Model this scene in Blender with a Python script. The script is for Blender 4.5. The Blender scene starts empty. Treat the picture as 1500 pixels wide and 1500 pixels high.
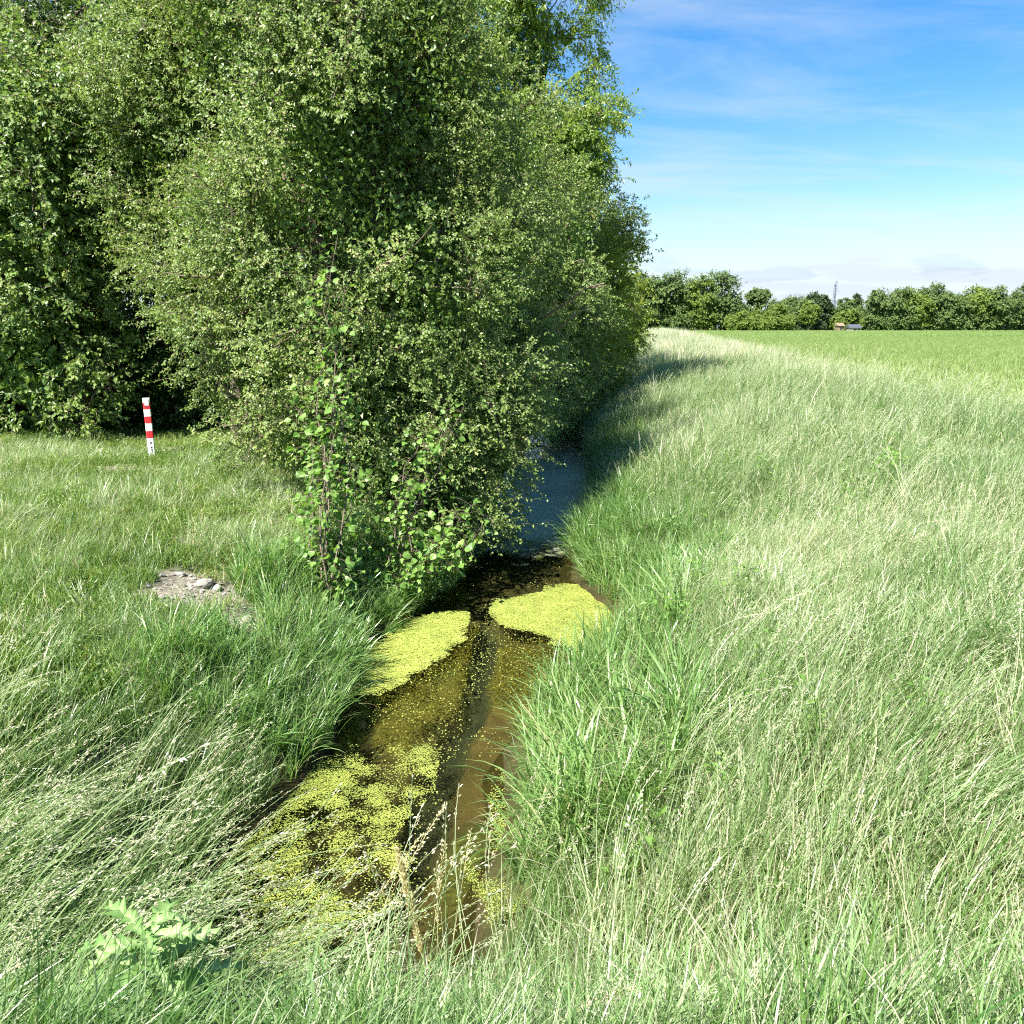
import bpy, math, numpy as np
from mathutils import Vector
sc = bpy.context.scene
C = sc.collection
PI = math.pi
rs = np.random.default_rng(7)

# ------------------------------------------------------------------ camera model
CAMZ, FPX, PITCH = 3.4, 1130.0, math.radians(13.53)
cp, sp = math.cos(PITCH), math.sin(PITCH)
def ray(px, py):
    dx, dy = (px-750)/FPX, (750-py)/FPX
    return np.array([dx, cp+dy*sp, -sp+dy*cp])
def at(px, py, z=0.0):
    r = ray(px, py); t = (z-CAMZ)/r[2]
    return np.array([0, 0, CAMZ])+r*t
def atY(px, py, Y):
    r = ray(px, py); return np.array([0, 0, CAMZ])+r*(Y/r[1])

cam = bpy.data.cameras.new('camera'); cam.sensor_width = 36; cam.lens = 36*FPX/1500
cam.clip_start = .05; cam.clip_end = 8000
co = bpy.data.objects.new('camera', cam); C.objects.link(co)
co.location = (0, 0, CAMZ); co.rotation_euler = (PI/2-PITCH, 0, 0); sc.camera = co

# ------------------------------------------------------------------ sun and sky
SUN_EL = math.radians(53); sx, sy = -.66, -.75
sd = Vector((sx*math.cos(SUN_EL), sy*math.cos(SUN_EL), math.sin(SUN_EL)))
L = bpy.data.lights.new('sun', 'SUN'); L.energy = 5.0; L.angle = math.radians(.5); L.color = (1, .95, .86)
lo = bpy.data.objects.new('sun', L); C.objects.link(lo); lo.rotation_euler = sd.to_track_quat('Z', 'Y').to_euler()
w = bpy.data.worlds.new('World'); sc.world = w; w.use_nodes = True
nt = w.node_tree; N = nt.nodes; K = nt.links; N.clear()
def nd(t, **k):
    n = N.new(t)
    for a, b in k.items(): setattr(n, a, b)
    return n
sky = nd('ShaderNodeTexSky', sky_type='NISHITA', sun_disc=False, sun_elevation=SUN_EL, sun_rotation=math.atan2(sx, sy))
sky.air_density = 1.0; sky.dust_density = .3; sky.ozone_density = 2.5
bg = nd('ShaderNodeBackground'); bg.inputs[1].default_value = .075
out = nd('ShaderNodeOutputWorld')
tc = nd('ShaderNodeTexCoord'); sep = nd('ShaderNodeSeparateXYZ'); K.new(tc.outputs['Generated'], sep.inputs[0])
def mth(op, a, b=None, clamp=False):
    n = nd('ShaderNodeMath', operation=op); n.use_clamp = clamp
    for i, v in enumerate((a, b)):
        if v is None: continue
        if isinstance(v, (int, float)): n.inputs[i].default_value = v
        else: K.new(v, n.inputs[i])
    return n.outputs[0]
z = mth('MAXIMUM', sep.outputs[2], 0.0)
den = mth('ADD', z, .12)
cx = mth('DIVIDE', sep.outputs[0], den); cy = mth('DIVIDE', sep.outputs[1], den)
comb = nd('ShaderNodeCombineXYZ'); K.new(cx, comb.inputs[0]); K.new(cy, comb.inputs[1])
mp = nd('ShaderNodeMapping'); mp.inputs['Rotation'].default_value = (0, 0, math.radians(52)); mp.inputs['Scale'].default_value = (.75, 1.9, 1)
K.new(comb.outputs[0], mp.inputs[0])
n1 = nd('ShaderNodeTexNoise'); n1.inputs['Scale'].default_value = .85; n1.inputs['Detail'].default_value = 9; n1.inputs['Roughness'].default_value = .62; n1.inputs['Distortion'].default_value = .5
K.new(mp.outputs[0], n1.inputs['Vector'])
r1 = nd('ShaderNodeValToRGB'); r1.color_ramp.elements[0].position = .43; r1.color_ramp.elements[1].position = .82
K.new(n1.outputs[0], r1.inputs[0])
rh = nd('ShaderNodeValToRGB'); e = rh.color_ramp.elements
e[0].position = 0; e[0].color = (.97,)*3+(1,); e[1].position = .50; e[1].color = (0.0,)*3+(1,)
for p, v in ((.05, .78), (.09, .50), (.15, .20), (.24, .05)):
    q = e.new(p); q.color = (v, v, v, 1)
K.new(z, rh.inputs[0])
wisp = mth('MULTIPLY', r1.outputs[0], .72)
fac = mth('ADD', wisp, rh.outputs[0], True)
# small low grey-white cumulus near the horizon
n2 = nd('ShaderNodeTexNoise'); n2.inputs['Scale'].default_value = 9; n2.inputs['Detail'].default_value = 5
mp2 = nd('ShaderNodeMapping'); mp2.inputs['Scale'].default_value = (1, 1, 4.2); K.new(tc.outputs['Generated'], mp2.inputs[0]); K.new(mp2.outputs[0], n2.inputs['Vector'])
r2 = nd('ShaderNodeValToRGB'); r2.color_ramp.elements[0].position = .54; r2.color_ramp.elements[1].position = .60
K.new(n2.outputs[0], r2.inputs[0])
rb = nd('ShaderNodeValToRGB'); e = rb.color_ramp.elements; e[0].position = .02; e[0].color = (.9, .9, .9, 1); e[1].position = .13; e[1].color = (0, 0, 0, 1)
K.new(z, rb.inputs[0])
cf = mth('MULTIPLY', r2.outputs[0], rb.outputs[0]); cf = mth('MULTIPLY', cf, .8)
hs = nd('ShaderNodeHueSaturation'); hs.inputs['Saturation'].default_value = 1.42; hs.inputs['Value'].default_value = .86
K.new(sky.outputs[0], hs.inputs['Color'])
m1 = nd('ShaderNodeMixRGB'); m1.inputs[2].default_value = (3.35, 3.75, 4.2, 1); K.new(fac, m1.inputs[0]); K.new(hs.outputs[0], m1.inputs[1])
m2 = nd('ShaderNodeMixRGB'); m2.inputs[2].default_value = (2.5, 2.9, 3.5, 1); K.new(cf, m2.inputs[0]); K.new(m1.outputs[0], m2.inputs[1])
K.new(m2.outputs[0], bg.inputs[0]); K.new(bg.outputs[0], out.inputs[0])
vs = sc.view_settings; vs.view_transform = 'Standard'; vs.look = 'None'; vs.exposure = 1.72; vs.gamma = 1
sc.cycles.max_bounces = 8; sc.cycles.diffuse_bounces = 4; sc.cycles.glossy_bounces = 2; sc.cycles.transmission_bounces = 4
sc.cycles.transparent_max_bounces = 6; sc.cycles.caustics_reflective = False; sc.cycles.caustics_refractive = False
sc.cycles.filter_width = 1.15; sc.cycles.use_denoising = False; sc.cycles.sample_clamp_indirect = 4; sc.cycles.adaptive_threshold = .02

# ------------------------------------------------------------------ helpers
def tag(o, label, cat=None, group=None, kind=None):
    o['label'] = label
    if cat: o['category'] = cat
    if group: o['group'] = group
    if kind: o['kind'] = kind
    return o
def raw_mesh(name, V, F, attrs=None, smooth=False):
    """V (n,3); F list of index arrays, each (m,k)"""
    me = bpy.data.meshes.new(name)
    V = np.ascontiguousarray(V, np.float32)
    if not isinstance(F, list): F = [F]
    F = [f for f in F if len(f)]
    me.vertices.add(len(V)); me.vertices.foreach_set('co', V.ravel())
    li = np.concatenate([f.ravel() for f in F]).astype(np.int32)
    lt = np.concatenate([np.full(len(f), f.shape[1]) for f in F]).astype(np.int32)
    ls = np.concatenate([[0], np.cumsum(lt)[:-1]]).astype(np.int32)
    me.loops.add(len(li)); me.loops.foreach_set('vertex_index', li)
    me.polygons.add(len(lt)); me.polygons.foreach_set('loop_start', ls)
    me.update(calc_edges=True)
    if attrs:
        for k, v in attrs.items():
            v = np.ascontiguousarray(v, np.float32)
            if v.ndim == 1:
                a = me.attributes.new(k, 'FLOAT', 'POINT'); a.data.foreach_set('value', v)
            else:
                a = me.attributes.new(k, 'FLOAT_VECTOR', 'POINT'); a.data.foreach_set('vector', v.ravel())
    me.polygons.foreach_set('use_smooth', np.full(len(lt), bool(smooth)))
    return me
def obj(name, me, mat=None, parent=None, loc=None):
    o = bpy.data.objects.new(name, me); C.objects.link(o)
    if mat: me.materials.append(mat)
    if parent: o.parent = parent
    if loc is not None: o.location = loc
    return o
def empty(name, loc, rz=0):
    o = bpy.data.objects.new(name, None); C.objects.link(o); o.location = loc; o.rotation_euler = (0, 0, rz); o.empty_display_size = .2
    return o
class MB:
    """collects shapes with mixed faces and a per-vertex tone"""
    def __init__(s): s.V = []; s.F3 = []; s.F4 = []; s.T = []; s.n = 0
    def add(s, V, F3=None, F4=None, tone=0.0):
        V = np.asarray(V, float).reshape(-1, 3)
        s.V.append(V)
        if F3 is not None and len(F3): s.F3.append(np.asarray(F3)+s.n)
        if F4 is not None and len(F4): s.F4.append(np.asarray(F4)+s.n)
        s.T.append(np.broadcast_to(np.asarray(tone, float), (len(V),)).copy()); s.n += len(V)
    def mesh(s, name, smooth=False):
        F = []
        if s.F3: F.append(np.concatenate(s.F3))
        if s.F4: F.append(np.concatenate(s.F4))
        return raw_mesh(name, np.concatenate(s.V), F, {'tone': np.concatenate(s.T)}, smooth)
    def box(s, lo, hi, tone=0.0):
        x0, y0, z0 = lo; x1, y1, z1 = hi
        V = [(x0,y0,z0),(x1,y0,z0),(x1,y1,z0),(x0,y1,z0),(x0,y0,z1),(x1,y0,z1),(x1,y1,z1),(x0,y1,z1)]
        s.add(V, None, [(0,3,2,1),(4,5,6,7),(0,1,5,4),(1,2,6,5),(2,3,7,6),(3,0,4,7)], tone)
    def tube(s, pts, rad, sides=6, tone=0.0):
        pts = np.asarray(pts, float); k = len(pts); rad = np.broadcast_to(np.asarray(rad, float), (k,))
        t = np.gradient(pts, axis=0); t /= np.linalg.norm(t, axis=1, keepdims=True)+1e-9
        ref = np.array([.31, .17, .93]) if abs(t[0][2]) < .9 else np.array([1., .1, 0])
        u = np.cross(t, ref); u /= np.linalg.norm(u, axis=1, keepdims=True)+1e-9
        v = np.cross(t, u)
        a = np.arange(sides)*2*PI/sides
        R = pts[:, None]+rad[:, None, None]*(np.cos(a)[None, :, None]*u[:, None]+np.sin(a)[None, :, None]*v[:, None])
        i = np.arange(k-1)[:, None]*sides; j = np.arange(sides)[None]
        q = np.stack([i+j, i+(j+1) % sides, i+sides+(j+1) % sides, i+sides+j], -1).reshape(-1, 4)
        s.add(R.reshape(-1, 3), None, q, tone)
        V = np.vstack([pts[-1:], R[-1]])
        s.add(V, [(0, 1+b, 1+(b+1) % sides) for b in range(sides)], None, tone)
def nrm(a): return a/(np.linalg.norm(a, axis=-1, keepdims=True)+1e-9)
def hashn(ix, iy, iz, seed):
    h = (ix*374761393+iy*668265263+iz*2147483647+seed*1274126177) & 0xffffffff
    h = ((h ^ (h >> 13))*1274126177) & 0xffffffff
    return ((h ^ (h >> 16)) & 0xffff)/65535.0
def noise3(P, seed=0):
    P = np.asarray(P, float); i = np.floor(P).astype(np.int64); f = P-i; f = f*f*(3-2*f); r = 0
    for a in (0, 1):
        for b in (0, 1):
            for c in (0, 1):
                wgt = (f[..., 0] if a else 1-f[..., 0])*(f[..., 1] if b else 1-f[..., 1])*(f[..., 2] if c else 1-f[..., 2])
                r = r+wgt*hashn(i[..., 0]+a, i[..., 1]+b, i[..., 2]+c, seed)
    return r
def noise2(x, y, s=1.0, seed=0, oc=3):
    r = 0; a = 1; tot = 0
    for o in range(oc):
        r = r+a*noise3(np.stack([x*s, y*s, np.full_like(np.asarray(x, float), .5)], -1), seed+o*17); tot += a; a *= .5; s *= 2.03
    return r/tot
def in_poly(x, y, poly):
    ins = np.zeros(np.shape(x), bool); n = len(poly)
    for i in range(n):
        x1, y1 = poly[i]; x2, y2 = poly[(i+1) % n]
        c = ((y1 > y) != (y2 > y)) & (x < (x2-x1)*(y-y1)/(y2-y1+1e-12)+x1)
        ins ^= c
    return ins

# ------------------------------------------------------------------ terrain
def row(lst): return np.array([at(px, py)[:2] for px, py in lst])
R_ = row([(640,1500),(690,1400),(700,1300),(745,1200),(735,1100),(830,1000),(892,950),(895,900),(836,850),(836,800),(868,750),(868,700),(862,650),(880,600),(893,570)])
L_ = row([(330,1500),(300,1400),(290,1300),(400,1200),(490,1100),(510,1000),(530,950),(605,900),(670,850),(680,800),(705,750)])
ry = np.concatenate([[-8, 2.5], R_[:, 1], [60, 100, 300, 3000]]); rx = np.concatenate([[R_[0, 0]]*2, R_[:, 0], [8.3, 15, 48.6, 502]])
ly = np.concatenate([[-8, 2.5], L_[:, 1], [17.5, 22.8, 32.7, 44, 60, 100, 300, 3000]]); lx = np.concatenate([[L_[0, 0]]*2, L_[:, 0], [-.2, .3, 1.5, 3.4, 6.1, 12.8, 46.4, 500]])
XR = lambda y: np.interp(y, ry, rx)
XL = lambda y: np.interp(y, ly, lx)
def ground_z(x, y):
    x = np.asarray(x, float); y = np.asarray(y, float)
    wob = (noise2(x, y, .9, 3)-.5)*.25
    dr = x-XR(y)+wob*.4; dl = XL(y)-x+wob*.4
    zr = 1.5*(1-np.exp(-np.power(np.maximum(dr, 0)/1.6, 1.15)))
    zl = 1.27*(1-np.exp(-np.power(np.maximum(dl, 0)/1.25, 1.2)))
    zin = -.55*np.clip(np.minimum(-dr, -dl)/.35, 0, 1)
    z = np.where(dr > 0, zr, np.where(dl > 0, zl, zin))
    land = np.maximum(dr, dl)
    z = z+np.clip(land, 0, 1)*((noise2(x, y, .7, 9)-.5)*.22+(noise2(x, y, 3., 11)-.5)*.06)*np.clip(60/(np.abs(y)+1), 0, 1)
    t = np.clip((3.25-y)/2.2, 0, 1); emb = 1.85*t*t*(3-2*t)+(noise2(x, y, 1.2, 19)-.5)*.12
    return np.where(y < 3.25, np.maximum(z, emb), z)

# ------------------------------------------------------------------ materials
def mat(name):
    m = bpy.data.materials.new(name); m.use_nodes = True; t = m.node_tree; t.nodes.clear()
    o = t.nodes.new('ShaderNodeOutputMaterial'); return m, t, o
class G:
    def __init__(s, t): s.t = t
    def n(s, ty, **k):
        x = s.t.nodes.new(ty)
        for a, b in k.items(): setattr(x, a, b)
        return x
    def l(s, a, b): s.t.links.new(a, b)
    def attr(s, name, ty='GEOMETRY'):
        a = s.n('ShaderNodeAttribute', attribute_name=name, attribute_type=ty); return a
    def ramp(s, src, els):
        r = s.n('ShaderNodeValToRGB'); e = r.color_ramp.elements
        while len(e) > 1: e.remove(e[0])
        e[0].position = els[0][0]; e[0].color = tuple(els[0][1])+(1,)
        for p, c in els[1:]:
            q = e.new(p); q.color = tuple(c)+(1,)
        s.l(src, r.inputs[0]); return r.outputs[0]
    def noise(s, scale, detail=4, vec=None, rough=.55):
        x = s.n('ShaderNodeTexNoise'); x.inputs['Scale'].default_value = scale; x.inputs['Detail'].default_value = detail; x.inputs['Roughness'].default_value = rough
        if vec is not None: s.l(vec, x.inputs['Vector'])
        return x.outputs[0]
    def pos(s): return s.n('ShaderNodeNewGeometry').outputs['Position']
    def mix(s, f, a, b, mode='MIX'):
        x = s.n('ShaderNodeMixRGB', blend_type=mode)
        for i, v in enumerate((f, a, b)):
            if isinstance(v, (int, float)): x.inputs[i].default_value = v if i == 0 else (v, v, v, 1)
            elif isinstance(v, tuple): x.inputs[i].default_value = v+(1,)
            else: s.l(v, x.inputs[i])
        return x.outputs[0]
    def math(s, op, a, b=0.0, clamp=False):
        x = s.n('ShaderNodeMath', operation=op); x.use_clamp = clamp
        for i, v in enumerate((a, b)):
            if isinstance(v, (int, float)): x.inputs[i].default_value = v
            else: s.l(v, x.inputs[i])
        return x.outputs[0]
def leafmat(name, els, trans=.4, rough=.42, spec=.5, var=.35, inst=False, tmul=1.5, nscale=.55):
    m, t, o = mat(name); g = G(t)
    f = g.attr('tone').outputs['Fac']
    nz = g.noise(nscale, 3, g.pos())
    f = g.math('ADD', f, g.math('MULTIPLY', g.math('SUBTRACT', nz, .5), var))
    if inst:
        f = g.math('ADD', f, g.attr('itone', 'INSTANCER').outputs['Fac'])
    col = g.ramp(f, els)
    p = g.n('ShaderNodeBsdfPrincipled'); g.l(col, p.inputs['Base Color']); p.inputs['Roughness'].default_value = rough; p.inputs['Specular IOR Level'].default_value = spec
    tr = g.n('ShaderNodeBsdfTranslucent'); tcx = g.mix(1, col, (tmul, tmul*1.05, tmul*.55), 'MULTIPLY'); g.l(tcx, tr.inputs[0])
    mx = g.n('ShaderNodeMixShader'); mx.inputs[0].default_value = trans; g.l(p.outputs[0], mx.inputs[1]); g.l(tr.outputs[0], mx.inputs[2])
    g.l(mx.outputs[0], o.inputs[0]); return m
def plain(name, els, scale=6, rough=.8, bump=.3, detail=6, spec=.3, use_tone=False):
    m, t, o = mat(name); g = G(t)
    nz = g.noise(scale, detail, g.pos())
    if use_tone: nz = g.math('ADD', nz, g.attr('tone').outputs['Fac'])
    col = g.ramp(nz, els); p = g.n('ShaderNodeBsdfPrincipled'); g.l(col, p.inputs['Base Color'])
    p.inputs['Roughness'].default_value = rough; p.inputs['Specular IOR Level'].default_value = spec
    b = g.n('ShaderNodeBump'); b.inputs['Strength'].default_value = bump; b.inputs['Distance'].default_value = .02
    g.l(g.noise(scale*4, 5, g.pos()), b.inputs['Height']); g.l(b.outputs[0], p.inputs['Normal'])
    g.l(p.outputs[0], o.inputs[0]); return m
HAW = [(0, (.075, .145, .040)), (.35, (.140, .225, .055)), (.65, (.215, .29, .075)), (.9, (.31, .36, .13)), (1, (.34, .30, .14))]
ASHC = [(0, (.08, .15, .028)), (.5, (.16, .25, .04)), (1, (.25, .33, .06))]
MAPC = [(0, (.12, .18, .025)), (.5, (.22, .27, .035)), (1, (.32, .34, .055))]
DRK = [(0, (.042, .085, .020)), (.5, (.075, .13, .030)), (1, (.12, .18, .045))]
HAZ = [(0, (.09, .18, .035)), (.5, (.165, .295, .058)), (1, (.27, .39, .11))]
FARA = [(0, (.055, .098, .030)), (.5, (.10, .155, .045)), (1, (.165, .215, .07))]
FARB = [(0, (.085, .14, .025)), (.5, (.14, .20, .038)), (1, (.20, .25, .06))]
FARC = [(0, (.030, .055, .022)), (.5, (.052, .085, .032)), (1, (.085, .115, .045))]
M = {}
M['haw'] = leafmat('hawthorn_leaves', HAW, .32, .42, .42, .5)
M['ash'] = leafmat('ash_leaves', ASHC, .45, .4)
M['maple'] = leafmat('maple_leaves', MAPC, .45, .42)
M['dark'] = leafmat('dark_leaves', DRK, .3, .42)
M['hazel'] = leafmat('hazel_leaves', HAZ, .40, .45)
M['fara'] = leafmat('far_leaves', FARA, .25, .6, .25, .5, nscale=.15)
M['farb'] = leafmat('light_far_leaves', FARB, .3, .6, .25, .4, nscale=.15)
M['farc'] = leafmat('conifer_needles', FARC, .15, .6, .2, .3, nscale=.15)
GRS = [(0, (.055, .135, .028)), (.3, (.115, .215, .050)), (.55, (.22, .325, .135)), (.75, (.37, .445, .25)), (.9, (.49, .49, .34)), (1, (.58, .53, .42))]
REED = [(0, (.060, .145, .030)), (.4, (.125, .24, .058)), (.7, (.22, .34, .115)), (.9, (.34, .39, .17)), (1, (.48, .43, .25))]
LAWN = [(0, (.075, .150, .024)), (.4, (.140, .235, .042)), (.7, (.22, .30, .080)), (.88, (.36, .34, .17)), (1, (.42, .34, .21))]
CROP = [(0, (.12, .20, .055)), (.5, (.17, .255, .075)), (1, (.24, .30, .11))]
M['grass'] = leafmat('meadow_blades', GRS, .38, .36, .6, .30, True)
M['reed'] = leafmat('reed_blades', REED, .38, .34, .6, .25, True)
M['lawn'] = leafmat('short_blades', LAWN, .35, .42, .5, .35, True, nscale=1.2)
M['crop'] = leafmat('crop_blades', CROP, .35, .5, .3, .2, True, nscale=.05)
M['weed'] = leafmat('duckweed_fronds', [(0, (.17, .22, .045)), (.5, (.32, .37, .080)), (1, (.46, .49, .14))], .12, .5, .3, .3, nscale=2.5)
M['bark'] = plain('bark', [(.3, (.075, .058, .042)), (.6, (.17, .135, .10)), (.8, (.25, .21, .16))], 9, .9, .8)
M['deadwood'] = plain('dead_wood', [(.3, (.26, .19, .12)), (.7, (.42, .33, .22))], 14, .8, .4)
M['birchbark'] = plain('birch_bark', [(.35, (.25, .23, .2)), (.55, (.62, .6, .56))], 2, .8, .2)
M['thistle'] = leafmat('thistle_leaves', [(0, (.09, .19, .045)), (.5, (.18, .30, .09)), (1, (.35, .45, .22))], .25, .5, .4, .45, nscale=60)
M['seed'] = leafmat('seed_heads', [(0, (.30, .33, .11)), (.5, (.50, .45, .24)), (1, (.66, .60, .42))], .3, .5, .4, .2)
M['stone'] = plain('pale_stone', [(.3, (.13, .115, .09)), (.5, (.28, .265, .23)), (.7, (.46, .45, .41))], 14, .9, .9)

# ------------------------------------------------------------------ ground sheet
def axis(a, b, step, far, grow=1.22):
    c = list(np.arange(a, b+1e-6, step)); s = step; x = b; hi = []
    while x < far: s *= grow; x += s; hi.append(x)
    s = step; x = a; lo = []
    while x > -far: s *= grow; x -= s; lo.append(x)
    return np.array(lo[::-1]+c+hi)
gx = axis(-10, 22, .14, 4000); gy = axis(-4, 46, .17, 4000)
GX, GY = np.meshgrid(gx, gy); GZ = ground_z(GX, GY)
far = np.maximum(0, np.hypot(GX, GY)-500); GZ = GZ-far*.0006
def gridfaces(nx, ny):
    i = np.arange(ny-1)[:, None]*nx+np.arange(nx-1)[None]
    return np.stack([i, i+1, i+nx+1, i+nx], -1).reshape(-1, 4)
V = np.stack([GX, GY, GZ], -1).reshape(-1, 3)
def atg(px, py):
    zz = 1.0
    for _ in range(40):
        q = at(px, py, zz); zz = .6*zz+.4*float(ground_z(q[0], q[1]))
    return at(px, py, zz)
# bare pale soil on the left bank, worn dirt by the post
bare_c = [atg(300, 868), atg(345, 905), atg(250, 878), atg(275, 660), atg(205, 685), atg(275, 790)]
bare_r = [(.60, .50), (.36, .30), (.36, .30), (1.0, .36), (.7, .4), (.2, .16)]
def bare(x, y):
    r = np.zeros(np.shape(x))
    for c, (a, b) in zip(bare_c, bare_r):
        q = ((x-c[0])/a)**2+((y-c[1])/b)**2+(noise2(x, y, 4.5, 77, 4)-.5)*3.4
        r = np.maximum(r, np.clip((1.25-q)/.6, 0, 1))
    return r
me = raw_mesh('ground', V, gridfaces(len(gx), len(gy)), {'bare': bare(V[:, 0], V[:, 1])}, True)
m, t, o = mat('soil'); g = G(t)
ps = g.pos()
c1 = g.ramp(g.noise(1.6, 6, ps), [(.3, (.035, .050, .016)), (.55, (.065, .085, .026)), (.75, (.115, .10, .05))])
c2 = g.ramp(g.noise(14, 6, ps), [(.3, (.11, .095, .07)), (.55, (.22, .195, .155)), (.75, (.36, .33, .28))])
c = g.mix(g.attr('bare').outputs['Fac'], c1, c2)
sz_ = g.n('ShaderNodeSeparateXYZ'); g.l(ps, sz_.inputs[0])
wet = g.ramp(g.math('ADD', sz_.outputs[2], .5), [(.52, (1, 1, 1)), (.74, (0, 0, 0))])
c = g.mix(wet, c, g.ramp(g.noise(7, 5, ps), [(.3, (.022, .020, .008)), (.7, (.055, .045, .018))]))
p = g.n('ShaderNodeBsdfPrincipled'); p.inputs['Roughness'].default_value = .95; p.inputs['Specular IOR Level'].default_value = .1; g.l(c, p.inputs['Base Color'])
b = g.n('ShaderNodeBump'); b.inputs['Strength'].default_value = .8; b.inputs['Distance'].default_value = .03; g.l(g.noise(22, 6, ps), b.inputs['Height']); g.l(b.outputs[0], p.inputs['Normal'])
g.l(p.outputs[0], o.inputs[0])
tag(obj('ground', me, m), 'grassy banks and level ground along the ditch, bare and pale near the striped post', 'ground', kind='structure')

# ------------------------------------------------------------------ stream bed and water
def wpoly(lst, z=0): return [tuple(at(px, py, z)[:2]) for px, py in lst]
P_olive = wpoly([(690,905),(735,925),(800,935),(845,965),(800,1020),(700,1010),(640,1030),(590,1080),(545,1060),(560,1010),(600,985),(660,945)])
P_dark = wpoly([(712,880),(735,900),(725,960),(715,1000),(690,1050),(660,1120),(650,1175),(620,1230),(600,1290),(560,1330),(590,1230),(590,1170),(600,1120),(640,1070),(680,1000),(690,940)])
P_silt = wpoly([(700,990),(790,985),(770,1060),(730,1100),(735,1160),(650,1180),(620,1330),(640,1420),(560,1500),(520,1480),(600,1300),(660,1150),(680,1060)])
P_alga = wpoly([(690,1170),(760,1190),(740,1260),(690,1300),(640,1290),(650,1220)])
P_alga2 = wpoly([(640,1390),(730,1360),(720,1470),(650,1480)])
def soft(x, y, poly, j=.12, seed=5):
    xx = x+(noise2(x, y, 2.2, seed)-.5)*j*4+(noise2(x, y, 11, seed+7)-.5)*j*1.5; yy = y+(noise2(x, y, 2.2, seed+50)-.5)*j*4+(noise2(x, y, 11, seed+57)-.5)*j*1.5
    return in_poly(xx, yy, poly).astype(float)
bx = np.arange(-3.2, 2.2, .03); by = np.arange(2.2, 14.5, .035)
BX, BY = np.meshgrid(bx, by); x = BX.ravel(); y = BY.ravel()
def softer(poly, j, s0, n=8): return sum(soft(x, y, poly, j, s0+101*q) for q in range(n))/n
so = softer(P_olive, .07, 1); sdk = softer(P_dark, .10, 4); ss = softer(P_silt, .16, 7); sa = np.maximum(softer(P_alga, .14, 10), softer(P_alga2, .14, 13))
bz = -.24-.16*sdk+.08*so+.07*sa+(noise2(x, y, 4, 31)-.5)*.09
me = raw_mesh('stream_bed', np.stack([x, y, bz], -1), gridfaces(len(bx), len(by)), {'mask': np.stack([so, sdk, ss], -1), 'alga': sa}, True)
m, t, o = mat('silt'); g = G(t); ps = g.pos()
base = g.ramp(g.noise(3, 6, ps), [(.3, (.022, .024, .008)), (.6, (.050, .044, .014)), (.8, (.075, .065, .02))])
sx3 = g.n('ShaderNodeSeparateXYZ'); g.l(g.attr('mask').outputs['Vector'], sx3.inputs[0])
silt = g.ramp(g.noise(5, 5, ps), [(.3, (.055, .044, .015)), (.7, (.105, .078, .027))])
oliv = g.ramp(g.noise(38, 6, ps, .85), [(.34, (.025, .026, .005)), (.5, (.085, .082, .013)), (.66, (.20, .19, .035))])
drk = g.ramp(g.noise(20, 4, ps), [(.4, (.010, .014, .008)), (.7, (.035, .045, .02))])
alg = g.ramp(g.noise(30, 5, ps, .7), [(.35, (.02, .032, .006)), (.55, (.075, .085, .014)), (.75, (.15, .15, .025))])
c = g.mix(sx3.outputs[2], base, silt); c = g.mix(sx3.outputs[0], c, oliv); c = g.mix(g.attr('alga').outputs['Fac'], c, alg); c = g.mix(sx3.outputs[1], c, drk)
p = g.n('ShaderNodeBsdfPrincipled'); p.inputs['Roughness'].default_value = .9; g.l(c, p.inputs['Base Color'])
b = g.n('ShaderNodeBump'); b.inputs['Strength'].default_value = .7; b.inputs['Distance'].default_value = .03; g.l(g.noise(40, 5, ps), b.inputs['Height']); g.l(b.outputs[0], p.inputs['Normal'])
g.l(p.outputs[0], o.inputs[0])
tag(obj('stream_bed', me, m), 'brown silt and olive water weed under the shallow stream', 'stream bed', kind='structure')

wy = np.concatenate([np.arange(1.5, 30, .25), np.arange(30, 150, 3)]); wu = np.linspace(0, 1, 17)
WX = (XL(wy)-.5)[:, None]*(1-wu)+(XR(wy)+.5)[:, None]*wu; WY = np.repeat(wy[:, None], 17, 1)
me = raw_mesh('water', np.stack([WX, WY, np.zeros_like(WX)], -1).reshape(-1, 3), gridfaces(17, len(wy)), None, True)
P_film_sheen = wpoly([(735,780),(790,700),(800,690),(900,690),(900,770),(850,835),(800,840),(770,800)])
fm = np.zeros(me.vertices.__len__())
m, t, o = mat('water'); g = G(t); ps = g.pos()
fr = g.n('ShaderNodeFresnel'); fr.inputs[0].default_value = 1.33
b = g.n('ShaderNodeBump'); b.inputs['Strength'].default_value = .12; b.inputs['Distance'].default_value = .01; g.l(g.noise(7, 2, ps), b.inputs['Height'])
gl = g.n('ShaderNodeBsdfGlossy'); gl.inputs['Roughness'].default_value = .04; g.l(b.outputs[0], gl.inputs['Normal']); g.l(b.outputs[0], fr.inputs['Normal'])
tp = g.n('ShaderNodeBsdfTransparent'); tp.inputs[0].default_value = (.74, .74, .56, 1)
mx = g.n('ShaderNodeMixShader'); g.l(fr.outputs[0], mx.inputs[0]); g.l(tp.outputs[0], mx.inputs[1]); g.l(gl.outputs[0], mx.inputs[2])
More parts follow.
